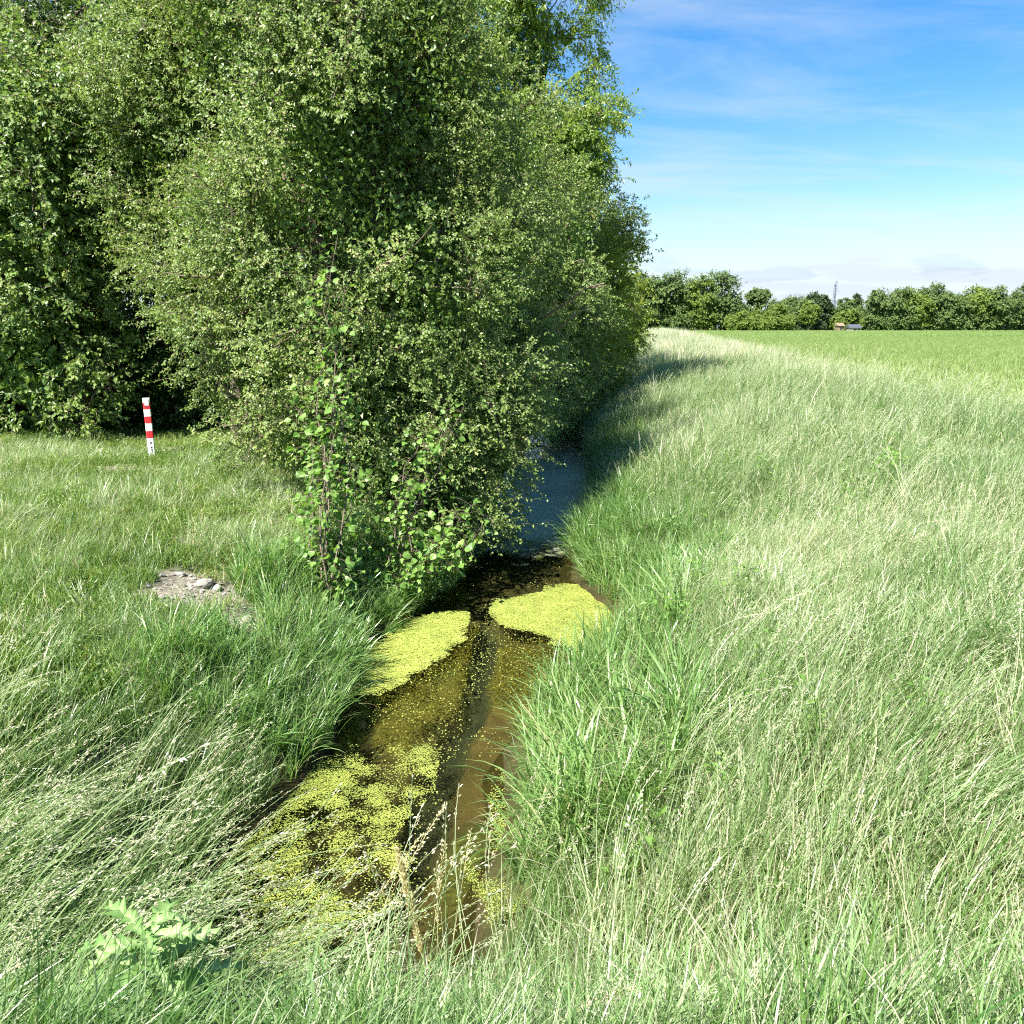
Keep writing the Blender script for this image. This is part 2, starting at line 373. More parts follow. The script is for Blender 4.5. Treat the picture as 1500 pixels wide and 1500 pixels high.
# dusty film on the still reach, paled to stand in for reflected sky
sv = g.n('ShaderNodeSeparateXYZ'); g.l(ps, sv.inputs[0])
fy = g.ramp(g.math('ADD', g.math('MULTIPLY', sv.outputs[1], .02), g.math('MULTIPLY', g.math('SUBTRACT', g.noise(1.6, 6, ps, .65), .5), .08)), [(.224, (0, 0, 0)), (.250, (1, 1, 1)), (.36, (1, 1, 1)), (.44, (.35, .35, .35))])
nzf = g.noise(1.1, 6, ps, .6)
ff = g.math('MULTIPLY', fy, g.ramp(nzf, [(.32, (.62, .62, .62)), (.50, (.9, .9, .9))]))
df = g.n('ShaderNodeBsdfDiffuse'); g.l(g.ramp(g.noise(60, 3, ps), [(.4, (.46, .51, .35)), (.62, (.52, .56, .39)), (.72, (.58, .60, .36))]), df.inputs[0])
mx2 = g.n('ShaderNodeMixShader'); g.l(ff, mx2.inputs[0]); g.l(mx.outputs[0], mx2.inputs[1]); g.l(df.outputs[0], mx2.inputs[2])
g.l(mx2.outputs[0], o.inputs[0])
tag(obj('water', me, m), 'shallow clear water of the ditch, with a dusty film and painted sky sheen below the hawthorns', 'water', kind='structure')

# ------------------------------------------------------------------ duckweed
DW = [('left', [(684,896),(688,908),(676,922),(678,938),(660,948),(645,962),(604,988),(588,1004),(540,1016),(470,1020),(470,970),(560,940),(590,912),(640,900)], 1.0,
       'bright yellow green duckweed mat beside the left bank, with grass hanging over it'),
      ('right', [(716,898),(724,884),(760,876),(800,868),(830,856),(910,870),(980,930),(990,1000),(880,992),(856,975),(846,952),(820,938),(782,922),(735,914)], 1.0,
       'bright yellow green duckweed mat against the right bank reeds'),
      ('near', [(650,1080),(630,1120),(600,1180),(560,1240),(610,1255),(560,1310),(480,1360),(420,1440),(230,1440),(220,1290),(380,1180),(440,1120),(560,1095)], .62,
       'broken patches of duckweed in front of the left bank, seen through leaning seeded grass'),
      ('nearright', [(742,1120),(780,1130),(790,1260),(720,1330),(690,1320),(745,1230)], .55, 'thin duckweed fringe under the overhanging grass of the right bank'),
      ('shade', [(700,780),(740,770),(830,780),(840,812),(800,830),(760,812),(720,812)], .42, 'scattered yellow duckweed and floating leaves in the shade below the hawthorn')]
def fronds(x, y, zz, size, tone, name, label, tilt=.12):
    n = len(x); a = rs.uniform(0, 2*PI, n); k = np.arange(5)*2*PI/5
    r = size[:, None]*rs.uniform(.75, 1.1, (n, 5))
    tx = rs.normal(0, tilt, n); ty = rs.normal(0, tilt, n)
    ox = np.cos(a[:, None]+k)*r; oy = np.sin(a[:, None]+k)*r*.8
    V = np.stack([x[:, None]+ox, y[:, None]+oy, zz[:, None]+ox*tx[:, None]+oy*ty[:, None]], -1).reshape(-1, 3)
    F = np.arange(n*5).reshape(n, 5)
    return tag(obj(name, raw_mesh(name, V, F, {'tone': np.repeat(tone, 5)}), M['weed']), label, 'duckweed', kind='stuff')
for nm, pl, dens, lab in DW:
    P = np.array(wpoly(pl)); x0, y0 = P.min(0); x1, y1 = P.max(0)
    n = int((x1-x0)*(y1-y0)*(17000 if dens == 1 else 24000))
    x = rs.uniform(x0, x1, n); y = rs.uniform(y0, y1, n)
    ins = sum(soft(x, y, [tuple(q) for q in P], .15 if dens == 1 else .18, 41+q_*13) for q_ in range(4)) > rs.uniform(0, 3.3, n)
    fine = noise2(x, y, 7., 61, 4); big = noise2(x, y, 1.9, 71, 3)
    if dens == 1: keep = ins & ((fine > .24) | (rs.random(n) < .4))
    else: keep = ins & (fine*.55+big*.45 > 1.02-dens-.5*0+.02*rs.normal(0, 1, n)*3) if False else ins & (fine*.5+big*.5+rs.normal(0, .055, n) > 1-dens*.82)
    x, y, f = x[keep], y[keep], fine[keep]
    fronds(x, y, .006+rs.uniform(0, .008, len(x)), rs.uniform(.006, .011, len(x)) if dens == 1 else rs.uniform(.0035, .0075, len(x)), np.clip((.45 if dens == 1 else .28)+(f-.5)*.8+rs.normal(0, .11, len(x)), 0, 1), 'duckweed', lab, .05)
# decaying olive weed hanging just under the surface
P = np.array(P_olive); x0, y0 = P.min(0); x1, y1 = P.max(0); n = 42000; x = rs.uniform(x0-.2, x1+.2, n); y = rs.uniform(y0-.2, y1+.2, n)
k = sum(soft(x, y, P_olive, .10, 301+q_*13) for q_ in range(4)) > rs.uniform(0, 3.8, n); k &= (noise2(x, y, 3., 321, 4)+rs.normal(0, .07, n) > .44) & (soft(x, y, P_dark, .05, 4) < .5)
M['weed_live'] = M['weed']; M['weed'] = leafmat('olive_weed', [(0, (.045, .048, .008)), (.5, (.115, .112, .014)), (1, (.22, .20, .035))], .1, .7, .2, .3, nscale=4)
fronds(x[k], y[k], -.015-rs.uniform(0, .035, k.sum()), rs.uniform(.004, .010, k.sum()), rs.uniform(.1, 1, k.sum()), 'olive_weed', 'olive brown decaying weed just under the surface in the middle of the stream', .35)
M['weed'] = M['weed_live']; del M['weed_live']
# loose specks on open water
n = 24000; x = rs.uniform(-2, 1.4, n); y = rs.uniform(3.1, 11.5, n)
k = (x > XL(y)) & (x < XR(y)); dd = soft(x, y, P_dark, .08, 4); oo = soft(x, y, P_olive, .06, 1)
k &= (noise2(x, y, 2.2, 91)+dd*.35+oo*.25+rs.normal(0, .1, n) > .66)
fronds(x[k], y[k], .004+rs.uniform(0, .004, k.sum()), rs.uniform(.003, .0075, k.sum()), rs.uniform(.4, 1.2, k.sum()), 'duckweed', 'loose duckweed specks drifting on the open water of the stream', .3)

# ------------------------------------------------------------------ scatter (uncountable grass only)
def proto_coll(name, meshes):
    c = bpy.data.collections.new(name)
    for i, me in enumerate(meshes):
        c.objects.link(bpy.data.objects.new('%s_%02d' % (name, i), me))
    return c
def scatter(name, P, rot, scl, idx, tone, coll, label, cat):
    me = bpy.data.meshes.new(name); me.vertices.add(len(P)); me.vertices.foreach_set('co', np.ascontiguousarray(P, np.float32).ravel())
    for k, v, ty, f in (('rot', rot, 'FLOAT_VECTOR', 'vector'), ('scl', scl, 'FLOAT_VECTOR', 'vector'), ('itone', tone, 'FLOAT', 'value')):
        a = me.attributes.new(k, ty, 'POINT'); a.data.foreach_set(f, np.ascontiguousarray(v, np.float32).ravel())
    a = me.attributes.new('idx', 'INT', 'POINT'); a.data.foreach_set('value', np.ascontiguousarray(idx, np.int32))
    o = bpy.data.objects.new(name, me); C.objects.link(o)
    ng = bpy.data.node_groups.new(name, 'GeometryNodeTree')
    ng.interface.new_socket('Geometry', in_out='INPUT', socket_type='NodeSocketGeometry'); ng.interface.new_socket('Geometry', in_out='OUTPUT', socket_type='NodeSocketGeometry')
    gi = ng.nodes.new('NodeGroupInput'); go = ng.nodes.new('NodeGroupOutput')
    ci = ng.nodes.new('GeometryNodeCollectionInfo'); ci.inputs['Collection'].default_value = coll; ci.inputs['Separate Children'].default_value = True; ci.inputs['Reset Children'].default_value = True
    ip = ng.nodes.new('GeometryNodeInstanceOnPoints'); ip.inputs['Pick Instance'].default_value = True
    def na(nm, ty):
        q = ng.nodes.new('GeometryNodeInputNamedAttribute'); q.data_type = ty; q.inputs[0].default_value = nm; return q.outputs[0]
    er = ng.nodes.new('FunctionNodeEulerToRotation')
    ng.links.new(na('rot', 'FLOAT_VECTOR'), er.inputs[0]); ng.links.new(er.outputs[0], ip.inputs['Rotation'])
    ng.links.new(na('scl', 'FLOAT_VECTOR'), ip.inputs['Scale']); ng.links.new(na('idx', 'INT'), ip.inputs['Instance Index'])
    ng.links.new(gi.outputs[0], ip.inputs['Points']); ng.links.new(ci.outputs[0], ip.inputs['Instance']); ng.links.new(ip.outputs[0], go.inputs[0])
    md = o.modifiers.new('scatter', 'NODES'); md.node_group = ng
    return tag(o, label, cat, kind='stuff')
def lean_euler(lx, ly, spin):
    """rotation that spins about z, then tips the z axis towards (lx,ly) by |l| radians"""
    ang = np.hypot(lx, ly); ax = -ly/(ang+1e-9); ay = lx/(ang+1e-9)
    c, s = np.cos(ang), np.sin(ang); n = len(lx)
    R = np.zeros((n, 3, 3))
    R[:, 0, 0] = c+ax*ax*(1-c); R[:, 0, 1] = ax*ay*(1-c); R[:, 0, 2] = ay*s
    R[:, 1, 0] = ax*ay*(1-c); R[:, 1, 1] = c+ay*ay*(1-c); R[:, 1, 2] = -ax*s
    R[:, 2, 0] = -ay*s; R[:, 2, 1] = ax*s; R[:, 2, 2] = c
    Z = np.zeros((n, 3, 3)); cz, sz = np.cos(spin), np.sin(spin)
    Z[:, 0, 0] = cz; Z[:, 0, 1] = -sz; Z[:, 1, 0] = sz; Z[:, 1, 1] = cz; Z[:, 2, 2] = 1
    R = R@Z
    return np.stack([np.arctan2(R[:, 2, 1], R[:, 2, 2]), -np.arcsin(np.clip(R[:, 2, 0], -1, 1)), np.arctan2(R[:, 1, 0], R[:, 0, 0])], -1)
def blades(mb, rng, n, rad, h, wd, lean, curve, tone, nseg=5, bias=0.0, wprof=1.0):
    a = rng.uniform(0, 2*PI, n); rr = rad*np.sqrt(rng.random(n)); pa = rng.uniform(0, 2*PI, n)
    base = np.stack([rr*np.cos(pa), rr*np.sin(pa), np.full(n, -.03)], -1)
    hh = rng.uniform(*h, n); ww = rng.uniform(*wd, n); l0 = rng.uniform(*lean, n); cu = rng.uniform(*curve, n)
    d = np.stack([np.cos(a)+bias, np.sin(a), np.zeros(n)], -1); d = nrm(d)
    tw = rng.normal(0, .7, n); s = np.stack([-d[:, 1], d[:, 0], np.zeros(n)], -1)
    t = np.linspace(0, 1, nseg+1)
    th = l0[:, None]+cu[:, None]*t[None]**1.6
    st = hh[:, None]/nseg
    px = np.concatenate([np.zeros((n, 1)), np.cumsum(np.sin(th[:, :-1])*st, 1)], 1); pz = np.concatenate([np.zeros((n, 1)), np.cumsum(np.cos(th[:, :-1])*st, 1)], 1)
    ctr = base[:, None]+px[..., None]*d[:, None]+pz[..., None]*np.array([0, 0, 1.])
    side = s*np.cos(tw)[:, None]+np.array([0, 0, 1.])*np.sin(tw)[:, None]*.5+d*np.sin(tw)[:, None]*.6
    side = nrm(side)
    wp = np.clip(.55+1.2*t, 0, 1)*(1-t**(2.2*wprof))+.03
    hw = ww[:, None]*.5*wp[None]
    Vv = np.stack([ctr-side[:, None]*hw[..., None], ctr+side[:, None]*hw[..., None]], 2).reshape(-1, 3)
    b = (np.arange(n)*(nseg+1)*2)[:, None]; k = (np.arange(nseg)*2)[None]
    q = np.stack([b+k, b+k+1, b+k+3, b+k+2], -1).reshape(-1, 4)
    tn = np.clip(rng.normal(tone[0], tone[1], n), 0, 1)
    mb.add(Vv, None, q, np.repeat(tn, (nseg+1)*2))
def panicle(mb, rng, base, az, h, lean, curve, head, spread, nsp, tone, stw=.0028, spl=.011, nod=.5):
    t = np.linspace(0, 1, 9); th = lean+curve*t**2; st = h/8
    dx = np.concatenate([[0], np.cumsum(np.sin(th[:-1])*st)]); dz = np.concatenate([[0], np.cumsum(np.cos(th[:-1])*st)])
    d = np.array([math.cos(az), math.sin(az), 0]); s = np.array([-d[1], d[0], 0])
    pts = np.array(base)+dx[:, None]*d+dz[:, None]*np.array([0, 0, 1.])
    mb.tube(pts, np.linspace(stw, stw*.45, 9), 3, tone[0])
    u = 1-head/h*rng.random(nsp); ctr = np.stack([np.interp(u, t, pts[:, i]) for i in range(3)], -1)
    tan = nrm(pts[-1]-pts[-3]); rr = (1-u)/(head/h)
    off = nrm(rng.normal(0, 1, (nsp, 3)))*spread*(.25+.75*rr[:, None]**.7)*rng.random((nsp, 1))+tan*spread*.6*rr[:, None]
    P0 = ctr+off; dr = nrm(tan*1.2+nrm(off)*.7+rng.normal(0, .3, (nsp, 3))+np.array([0, 0, -.2])*nod)
    leafcloud(mb, P0, dr, rng.normal(0, 1, (nsp, 3)), spl*rng.uniform(.7, 1.4, nsp), spl*.33*rng.uniform(.8, 1.2, nsp), np.clip(rng.normal(tone[1], .08, nsp), 0, 1))
def leafcloud(mb, P, D, Nn, Ln, Wd, tone, fold=.18, droop=.12):
    D = nrm(D); S = nrm(np.cross(D, Nn)); Nn = np.cross(S, D)
    Ln = Ln[:, None]; Wd = Wd[:, None]
    tip = P+D*Ln-np.array([0, 0, 1.])*droop*Ln; mid = P+D*Ln*.48
    a = mid+S*Wd*.5+Nn*fold*Wd; b = mid-S*Wd*.5+Nn*fold*Wd
    V = np.stack([P, a, tip, b], 1).reshape(-1, 3); n = len(P); i = np.arange(n)[:, None]*4
    F = np.concatenate([i+np.array([[0, 1, 2]]), i+np.array([[0, 2, 3]])])
    mb.add(V, F, None, np.repeat(tone, 4))

def make_protos():
    rng = np.random.default_rng(11); out = {}
    L1 = []
    for i in range(7):                                              # meadow tufts, thin arching blades
        mb = MB(); blades(mb, rng, 38, .15, (.24, .70), (.0055, .0125), (.02, .8), (.3, 1.9), (.46, .24), 5, .2)
        blades(mb, rng, 7, .12, (.3, .7), (.004, .007), (.1, .8), (.2, 1.0), (.86, .08), 4, .5)
        if i % 2 == 0:
            for _ in range(1): panicle(mb, rng, (rng.normal(0, .05), rng.normal(0, .05), 0), rng.normal(0, .7), rng.uniform(.6, .9), rng.uniform(.05, .3), rng.uniform(.2, .8), .15, .02, 18, (.55, .88), .0028, .015)
        L1.append(mb.mesh('meadow_tuft'))
    out['meadow'] = L1
    L2 = []
    for i in range(5):                                              # the same meadow for the distance: fewer, wider blades
        mb = MB(); blades(mb, rng, 80, .34, (.35, .85), (.016, .030), (.02, .5), (.2, 1.2), (.46, .2), 3, .35)
        blades(mb, rng, 26, .34, (.6, 1.0), (.008, .013), (.05, .4), (.2, .9), (.84, .08), 3, .5)
        L2.append(mb.mesh('far_tuft'))
    out['farmeadow'] = L2
    L3 = []
    for i in range(6):                                              # reed grass, broad arching leaves
        mb = MB(); blades(mb, rng, 22, .10, (.45, 1.0), (.013, .026), (.02, .42), (.5, 1.9), (.44, .22), 7, .15)
        blades(mb, rng, 5, .1, (.4, .8), (.006, .012), (.1, .7), (.5, 1.6), (.9, .06), 6)
        L3.append(mb.mesh('reed_tuft'))
    out['reed'] = L3
    L4 = []
    for i in range(5):                                              # short grass with clover-like leaves
        mb = MB(); blades(mb, rng, 70, .15, (.06, .20), (.005, .010), (.05, .9), (.2, 1.3), (.44, .24), 3)
        nL = 30; P = np.stack([rng.normal(0, .07, nL), rng.normal(0, .07, nL), rng.uniform(.02, .10, nL)], -1)
        leafcloud(mb, P, np.stack([rng.normal(0, 1, nL), rng.normal(0, 1, nL), rng.normal(.1, .3, nL)], -1), np.stack([rng.normal(0, .4, nL), rng.normal(0, .4, nL), np.ones(nL)], -1), rng.uniform(.015, .035, nL), rng.uniform(.012, .022, nL), rng.normal(.35, .15, nL))
        L4.append(mb.mesh('short_tuft'))
    out['lawn'] = L4
    L5 = []
    for i in range(6):                                              # tall seeded stems
        mb = MB()
        for _ in range(5): panicle(mb, rng, (rng.normal(0, .07), rng.normal(0, .07), 0), rng.normal(0, .5), rng.uniform(.7, 1.1), rng.uniform(.0, .25), rng.uniform(.3, 1.0), rng.uniform(.15, .24), .020, 24, (.60, .93), .0030, .017)
        blades(mb, rng, 14, .1, (.3, .7), (.005, .009), (.02, .4), (.3, 1.3), (.5, .18), 5, .4)
        L5.append(mb.mesh('seeded_tuft'))
    out['seed'] = L5
    L6 = []
    for i in range(4):
        mb = MB(); blades(mb, rng, 70, .38, (.25, .42), (.014, .024), (.02, .4), (.2, 1.0), (.45, .2), 2)
        L6.append(mb.mesh('crop_tuft'))
    out['crop'] = L6
    L7 = []
    for i in range(4):                                              # broad herb leaves among the grass
        mb = MB(); nL = 26
        P = np.stack([rng.normal(0, .07, nL), rng.normal(0, .07, nL), rng.uniform(.05, .45, nL)], -1)
        az = rng.uniform(0, 2*PI, nL)
        leafcloud(mb, P, np.stack([np.cos(az), np.sin(az), rng.normal(.1, .3, nL)], -1), np.stack([rng.normal(0, .4, nL), rng.normal(0, .4, nL), np.ones(nL)], -1), rng.uniform(.03, .075, nL), rng.uniform(.018, .038, nL), rng.normal(.38, .15, nL))
        for _ in range(3): mb.tube([(0, 0, 0), (rng.normal(0, .03), rng.normal(0, .03), .25), (rng.normal(0, .07), rng.normal(0, .07), .45)], .002, 3, .4)
        L7.append(mb.mesh('herb_tuft'))
    out['herb'] = L7
    return out
PR = make_protos(); COL = {}
for k, ms in PR.items():
    mm = {'meadow': 'grass', 'farmeadow': 'grass', 'reed': 'reed', 'lawn': 'lawn', 'seed': 'grass', 'crop': 'crop', 'herb': 'hazel'}[k]
    for q in ms: q.materials.append(M[mm])
    COL[k] = proto_coll(k, ms)
def sow(name, x, y, kind, lean, label, cat, sc_=(.8, 1.25), tone=0.0, dz=0.0, spin=None):
    n = len(x); zz = ground_z(x, y)+dz
    s = rs.uniform(sc_[0], sc_[1], n)*(1+(noise2(x, y, 1.1, 231)-.5)*.7); S = np.stack([s, s, s*rs.uniform(.85, 1.15, n)], -1)
    lx, ly = lean
    lx = lx+(noise2(x, y, .9, 101)-.5)*1.5+rs.normal(0, .2, n); ly = ly+(noise2(x, y, .9, 131)-.5)*1.3+rs.normal(0, .2, n)
    az = np.arctan2(ly, lx)
    spin = rs.uniform(0, 2*PI, n) if spin is None else az*0+rs.normal(0, spin, n)
    tn = tone+(noise2(x, y, .55, 151)-.5)*.55+rs.normal(0, .07, n)
    scatter(name, np.stack([x, y, zz], -1), lean_euler(lx, ly, spin), S, rs.integers(0, len(PR[kind]), n), tn, COL[kind], label, cat)
def area(x0, x1, y0, y1, dens):
    n = int((x1-x0)*(y1-y0)*dens); return rs.uniform(x0, x1, n), rs.uniform(y0, y1, n)
def view(x, y, m=.8):                                                # keep only ground the photo could show, with a margin
    return np.abs(x) < (y+.4)*.72+m+.6
# right bank, near
x, y = area(-1.2, 9, 1.0, 11, 70); d = x-XR(y); k = view(x, y) & (d < 7.6) & ((d > .35) | (y < 2.45)) & ~((y < 2.45) & (d < .25) & (rs.random(len(x)) < .85)) & ~((y < 2.45) & (y > 1.9) & (d < .9) & (rs.random(len(x)) < .5)); x, y = x[k], y[k]; d = x-XR(y)
lo_ = (d < 1.0) & (y < 8); x1_, y1_ = x[lo_], y[lo_]; x, y, d = x[~lo_], y[~lo_], d[~lo_]
sow('meadow_grass', x1_, y1_, 'meadow', (.12, 0), 'shorter meadow grass behind the reeds of the right water edge', 'grass', (.45, .7), .0)
sow('meadow_grass', x, y, 'meadow', (.34, .1), 'pale leaning meadow grass covering the near right bank', 'grass', (.6, .95), .06, spin=.9)
x, y = area(-.6, 17, 11, 30, 36); d = x-XR(y); k = (d > .1) & (d < 7.7) & view(x, y); x, y = x[k], y[k]; d = x-XR(y)
sow('meadow_grass', x, y, 'meadow', (.25, .05), 'pale meadow grass on the right bank beside the hedgerow shade', 'grass', (.9, 1.45), .06, spin=.9)
x, y = area(3, 26, 29, 75, 9); d = x-XR(y); k = (d > -.2) & (d < 7.7) & view(x, y); x, y = x[k], y[k]
sow('meadow_grass', x, y, 'farmeadow', (.15, 0), 'pale tall grass strip between ditch and crop field', 'grass', (.9, 1.4), .14)
x, y = area(8, 62, 75, 320, 1.4); d = x-XR(y); k = (d > -1) & (d < 7.7); x, y = x[k], y[k]
sow('meadow_grass', x, y, 'farmeadow', (.1, 0), 'distant pale grass strip running to the far wood', 'grass', (1.3, 1.9), .16)
# seeded stems along the verge
x, y = area(.5, 20, 2.4, 45, 5.5); d = x-XR(y); k = (d > 1.0) & (d < 8.0) & view(x, y) & (noise2(x, y, .5, 171) > .42); x, y = x[k], y[k]
sow('seeded_grass', x, y, 'seed', (.3, .05), 'straw coloured seeded grass stems standing above the right bank meadow', 'grass', (.7, 1.05), .02, spin=.7)
x, y = area(6, 24, 12, 60, 7); d = x-XR(y); k = (d > 5.8) & (d < 8.2) & view(x, y); x, y = x[k], y[k]
sow('seeded_grass', x, y, 'seed', (.25, .0), 'straw coloured seeded grass fringe at the edge of the crop field', 'grass', (.85, 1.2), .08, spin=.7)
# herbs
x, y = area(.5, 8, 3.2, 12, 5); d = x-XR(y); k = (d > .8) & view(x, y) & (noise2(x, y, .6, 191) > .5); x, y = x[k], y[k]
sow('meadow_herbs', x, y, 'herb', (.1, 0), 'broad leaved herbs scattered in the right bank grass', 'herbs', (.8, 1.2), .1)
# reeds on the right water edge
y = rs.uniform(3.7, 34, 2500); x = XR(y)+np.where(y < 9, .26, .12)+rs.uniform(0, 1.05, len(y)); k = view(x, y); x, y = x[k], y[k]; d = x-XR(y)
k = rs.random(len(x)) < np.where(d < .7, 1, .5); x, y, d = x[k], y[k], d[k]
sow('reed_grass', x, y, 'reed', (np.where((d < .4) & (y > 6.4), -.25, .02), -.05), 'broad bladed reed grass along the right edge of the stream', 'reeds', (.55, .9), .05)
y = rs.uniform(10.5, 26, 900); x = XR(y)+rs.uniform(.12, .95, len(y)); k = view(x, y); x, y = x[k], y[k]
sow('reed_grass', x, y, 'reed', (.05, -.02), 'tall upright reed clumps at the right edge of the shaded pool', 'reeds', (.6, .95), -.02)
# reeds on the left water edge
y = rs.uniform(5.2, 10.6, 620); x = XL(y)-rs.uniform(.0, 1.3, len(y)); k = view(x, y) & (bare(x, y+.3) < .3); x, y = x[k], y[k]; d = XL(y)-x
sow('reed_grass', x, y, 'reed', (np.where(d < .5, .22, .0), -.06), 'dark green broad bladed reed grass on the left bank', 'reeds', (.42, .7), -.04)
# left bank meadow
x, y = area(-9, 0, 1.2, 9, 62); d = XL(y)-x; k = ((d > .15) | (y < 3.0)) & view(x, y); b_ = bare(x, y); k &= rs.random(len(x)) > np.maximum(b_, bare(x, y+.4))*.95
lw = 1/(1+np.exp(-(d-1.25+np.minimum(0, (y-4.8))*1.2)*3.0)); k &= (rs.random(len(x)) > lw*.95); k &= ~((y > 2.95) & (d < .15))
x, y = x[k], y[k]
sow('meadow_grass', x, y, 'meadow', (.3, .05), 'green grass growing on the near left bank', 'grass', (.42, .75), -.12, spin=.9)
x, y = area(-13, 0, 3, 17, 75); d = XL(y)-x; k = (d > 1.0) & view(x, y); b_ = bare(x, y); k &= rs.random(len(x)) > np.maximum(b_, bare(x, y+.1)*.7)*.86; x, y = x[k], y[k]
dry = np.clip(1-np.hypot((x-at(395, 800, 1.2)[0])/.9, (y-at(395, 800, 1.2)[1])/1.3), 0, 1)*.55
sow('short_grass', x, y, 'lawn', (0, 0), 'short grass of the left bank in front of the hawthorn', 'grass', (.7, 1.25), dry)
x, y = area(-11, -1.5, 5.2, 13.5, 34); d = XL(y)-x; k = (d > 1.0) & view(x, y) & (noise2(x, y, .9, 211) > .43) & (np.maximum(bare(x, y), bare(x, y+.4)) < .1); x, y = x[k], y[k]
sow('meadow_grass', x, y, 'meadow', (.1, 0), 'loose taller grass around the striped post and under the hawthorn', 'grass', (.34, .66), .10)
# leaning seeded grass in front
x, y = area(-2.8, .9, 2.0, 3.2, 60); k = rs.random(len(x)) < np.where(x < -1.1, .8, np.where(x < -.2, .22, .06)); x, y = x[k], y[k]
k = ~((x > -1.0) & (x < -.1) & (y > 2.6)); x, y = x[k], y[k]
sow('seeded_grass', x, y, 'seed', (np.where(x < -.6, .55, .15), .15), 'tall seeded grass leaning right over the near end of the stream', 'grass', (.75, 1.15), .06, spin=.5)
x, y = area(-3.6, -1.6, 2.6, 4.4, 26); d = XL(y)-x; k = d > .05; x, y = x[k], y[k]
sow('seeded_grass', x, y, 'seed', (.62, .12), 'bowed beige seeded grass on the near left bank', 'grass', (.7, 1.05), .08, spin=.5)

# ------------------------------------------------------------------ field
fxs = np.concatenate([np.linspace(0, 12, 9), np.geomspace(16, 900, 22)]); fys = np.concatenate([np.arange(-6, 60, 3.), np.geomspace(62, 322, 30)])
FX = (XR(fys)+7.6)[:, None]+fxs[None]; FY = np.repeat(fys[:, None], len(fxs), 1); FZ = 1.62+0*FX+(noise2(FX, FY, .05, 5)-.5)*.12
FZ[:, 0] = 1.40
me = raw_mesh('field', np.stack([FX, FY, FZ], -1).reshape(-1, 3), gridfaces(len(fxs), len(fys)), None, True)
m = plain('crop_cover', [(.3, (.125, .20, .055)), (.5, (.17, .245, .075)), (.7, (.23, .28, .10))], .9, .8, 1.0, 8, .2)
tag(obj('field', me, m), 'flat bright green crop field beyond the pale grass strip', 'field', kind='structure')
x, y = area(8, 80, 10, 130, 1.9); k = (x > XR(y)+7.7) & view(x, y, 2); x, y = x[k], y[k]
x2, y2 = area(20, 260, 130, 316, .42); k = (x2 > XR(y2)+7.7) & view(x2, y2, 2); x = np.concatenate([x, x2[k]]); y = np.concatenate([y, y2[k]])
n = len(x); big_ = np.where(y > 130, 1.5, 1.)[:, None]
scatter('young_crop', np.stack([x, y, np.full(n, 1.58)], -1), lean_euler(rs.normal(0, .1, n), rs.normal(0, .1, n), rs.uniform(0, 6.3, n)), np.repeat(rs.uniform(.8, 1.15, n)[:, None]*big_, 3, 1), rs.integers(0, 4, n), rs.normal(.25, .08, n)+(noise2(x, y, .03, 5)-.5)*.7, COL['crop'], 'low bright green crop growing in the field', 'crop')

# ------------------------------------------------------------------ trees
def wander(rng, a, b, k, amp):
    t = np.linspace(0, 1, k)[:, None]; p = np.asarray(a)*(1-t)+np.asarray(b)*t
    off = np.cumsum(rng.normal(0, amp, (k, 3)), 0); off -= t*off[-1]
    p = p+off*np.minimum(1, np.minimum(t, 1-t)*4+0); p[0] = a; p[-1] = b; return p
def crown_points(rng, lobes, n, shell, thr, zmin, nscale=.7, seed=0):
    lb = np.array(lobes, float); wv = lb[:, 3]*lb[:, 4]*lb[:, 5]; wv = wv**.8; wv /= wv.sum()
    pts = []; outs = []; got = 0
    while got < n:
        k = rng.choice(len(lb), 3*n, p=wv); d = nrm(rng.normal(0, 1, (3*n, 3)))
        r = rng.random(3*n)**shell; r *= 1+(noise3(d*2.2+lb[k, :3]*.7, seed+5)-.5)*.42
        P = lb[k, :3]+d*r[:, None]*lb[k, 3:6]
        ok = (P[:, 2] > zmin) if zmin > -50 else (P[:, 2] > np.maximum(ground_z(P[:, 0], P[:, 1])+.12, .22)); ok &= noise3(P*nscale, seed) > thr
        for q in lb:
            rr = np.linalg.norm((P-q[:3])/q[3:6], axis=1); ok &= ~((rr < .55) & (rng.random(3*n) < .75))
        pts.append(P[ok]); outs.append(nrm(d[ok]/lb[k[ok], 3:6])); got += ok.sum()
    return np.concatenate(pts)[:n], np.concatenate(outs)[:n]
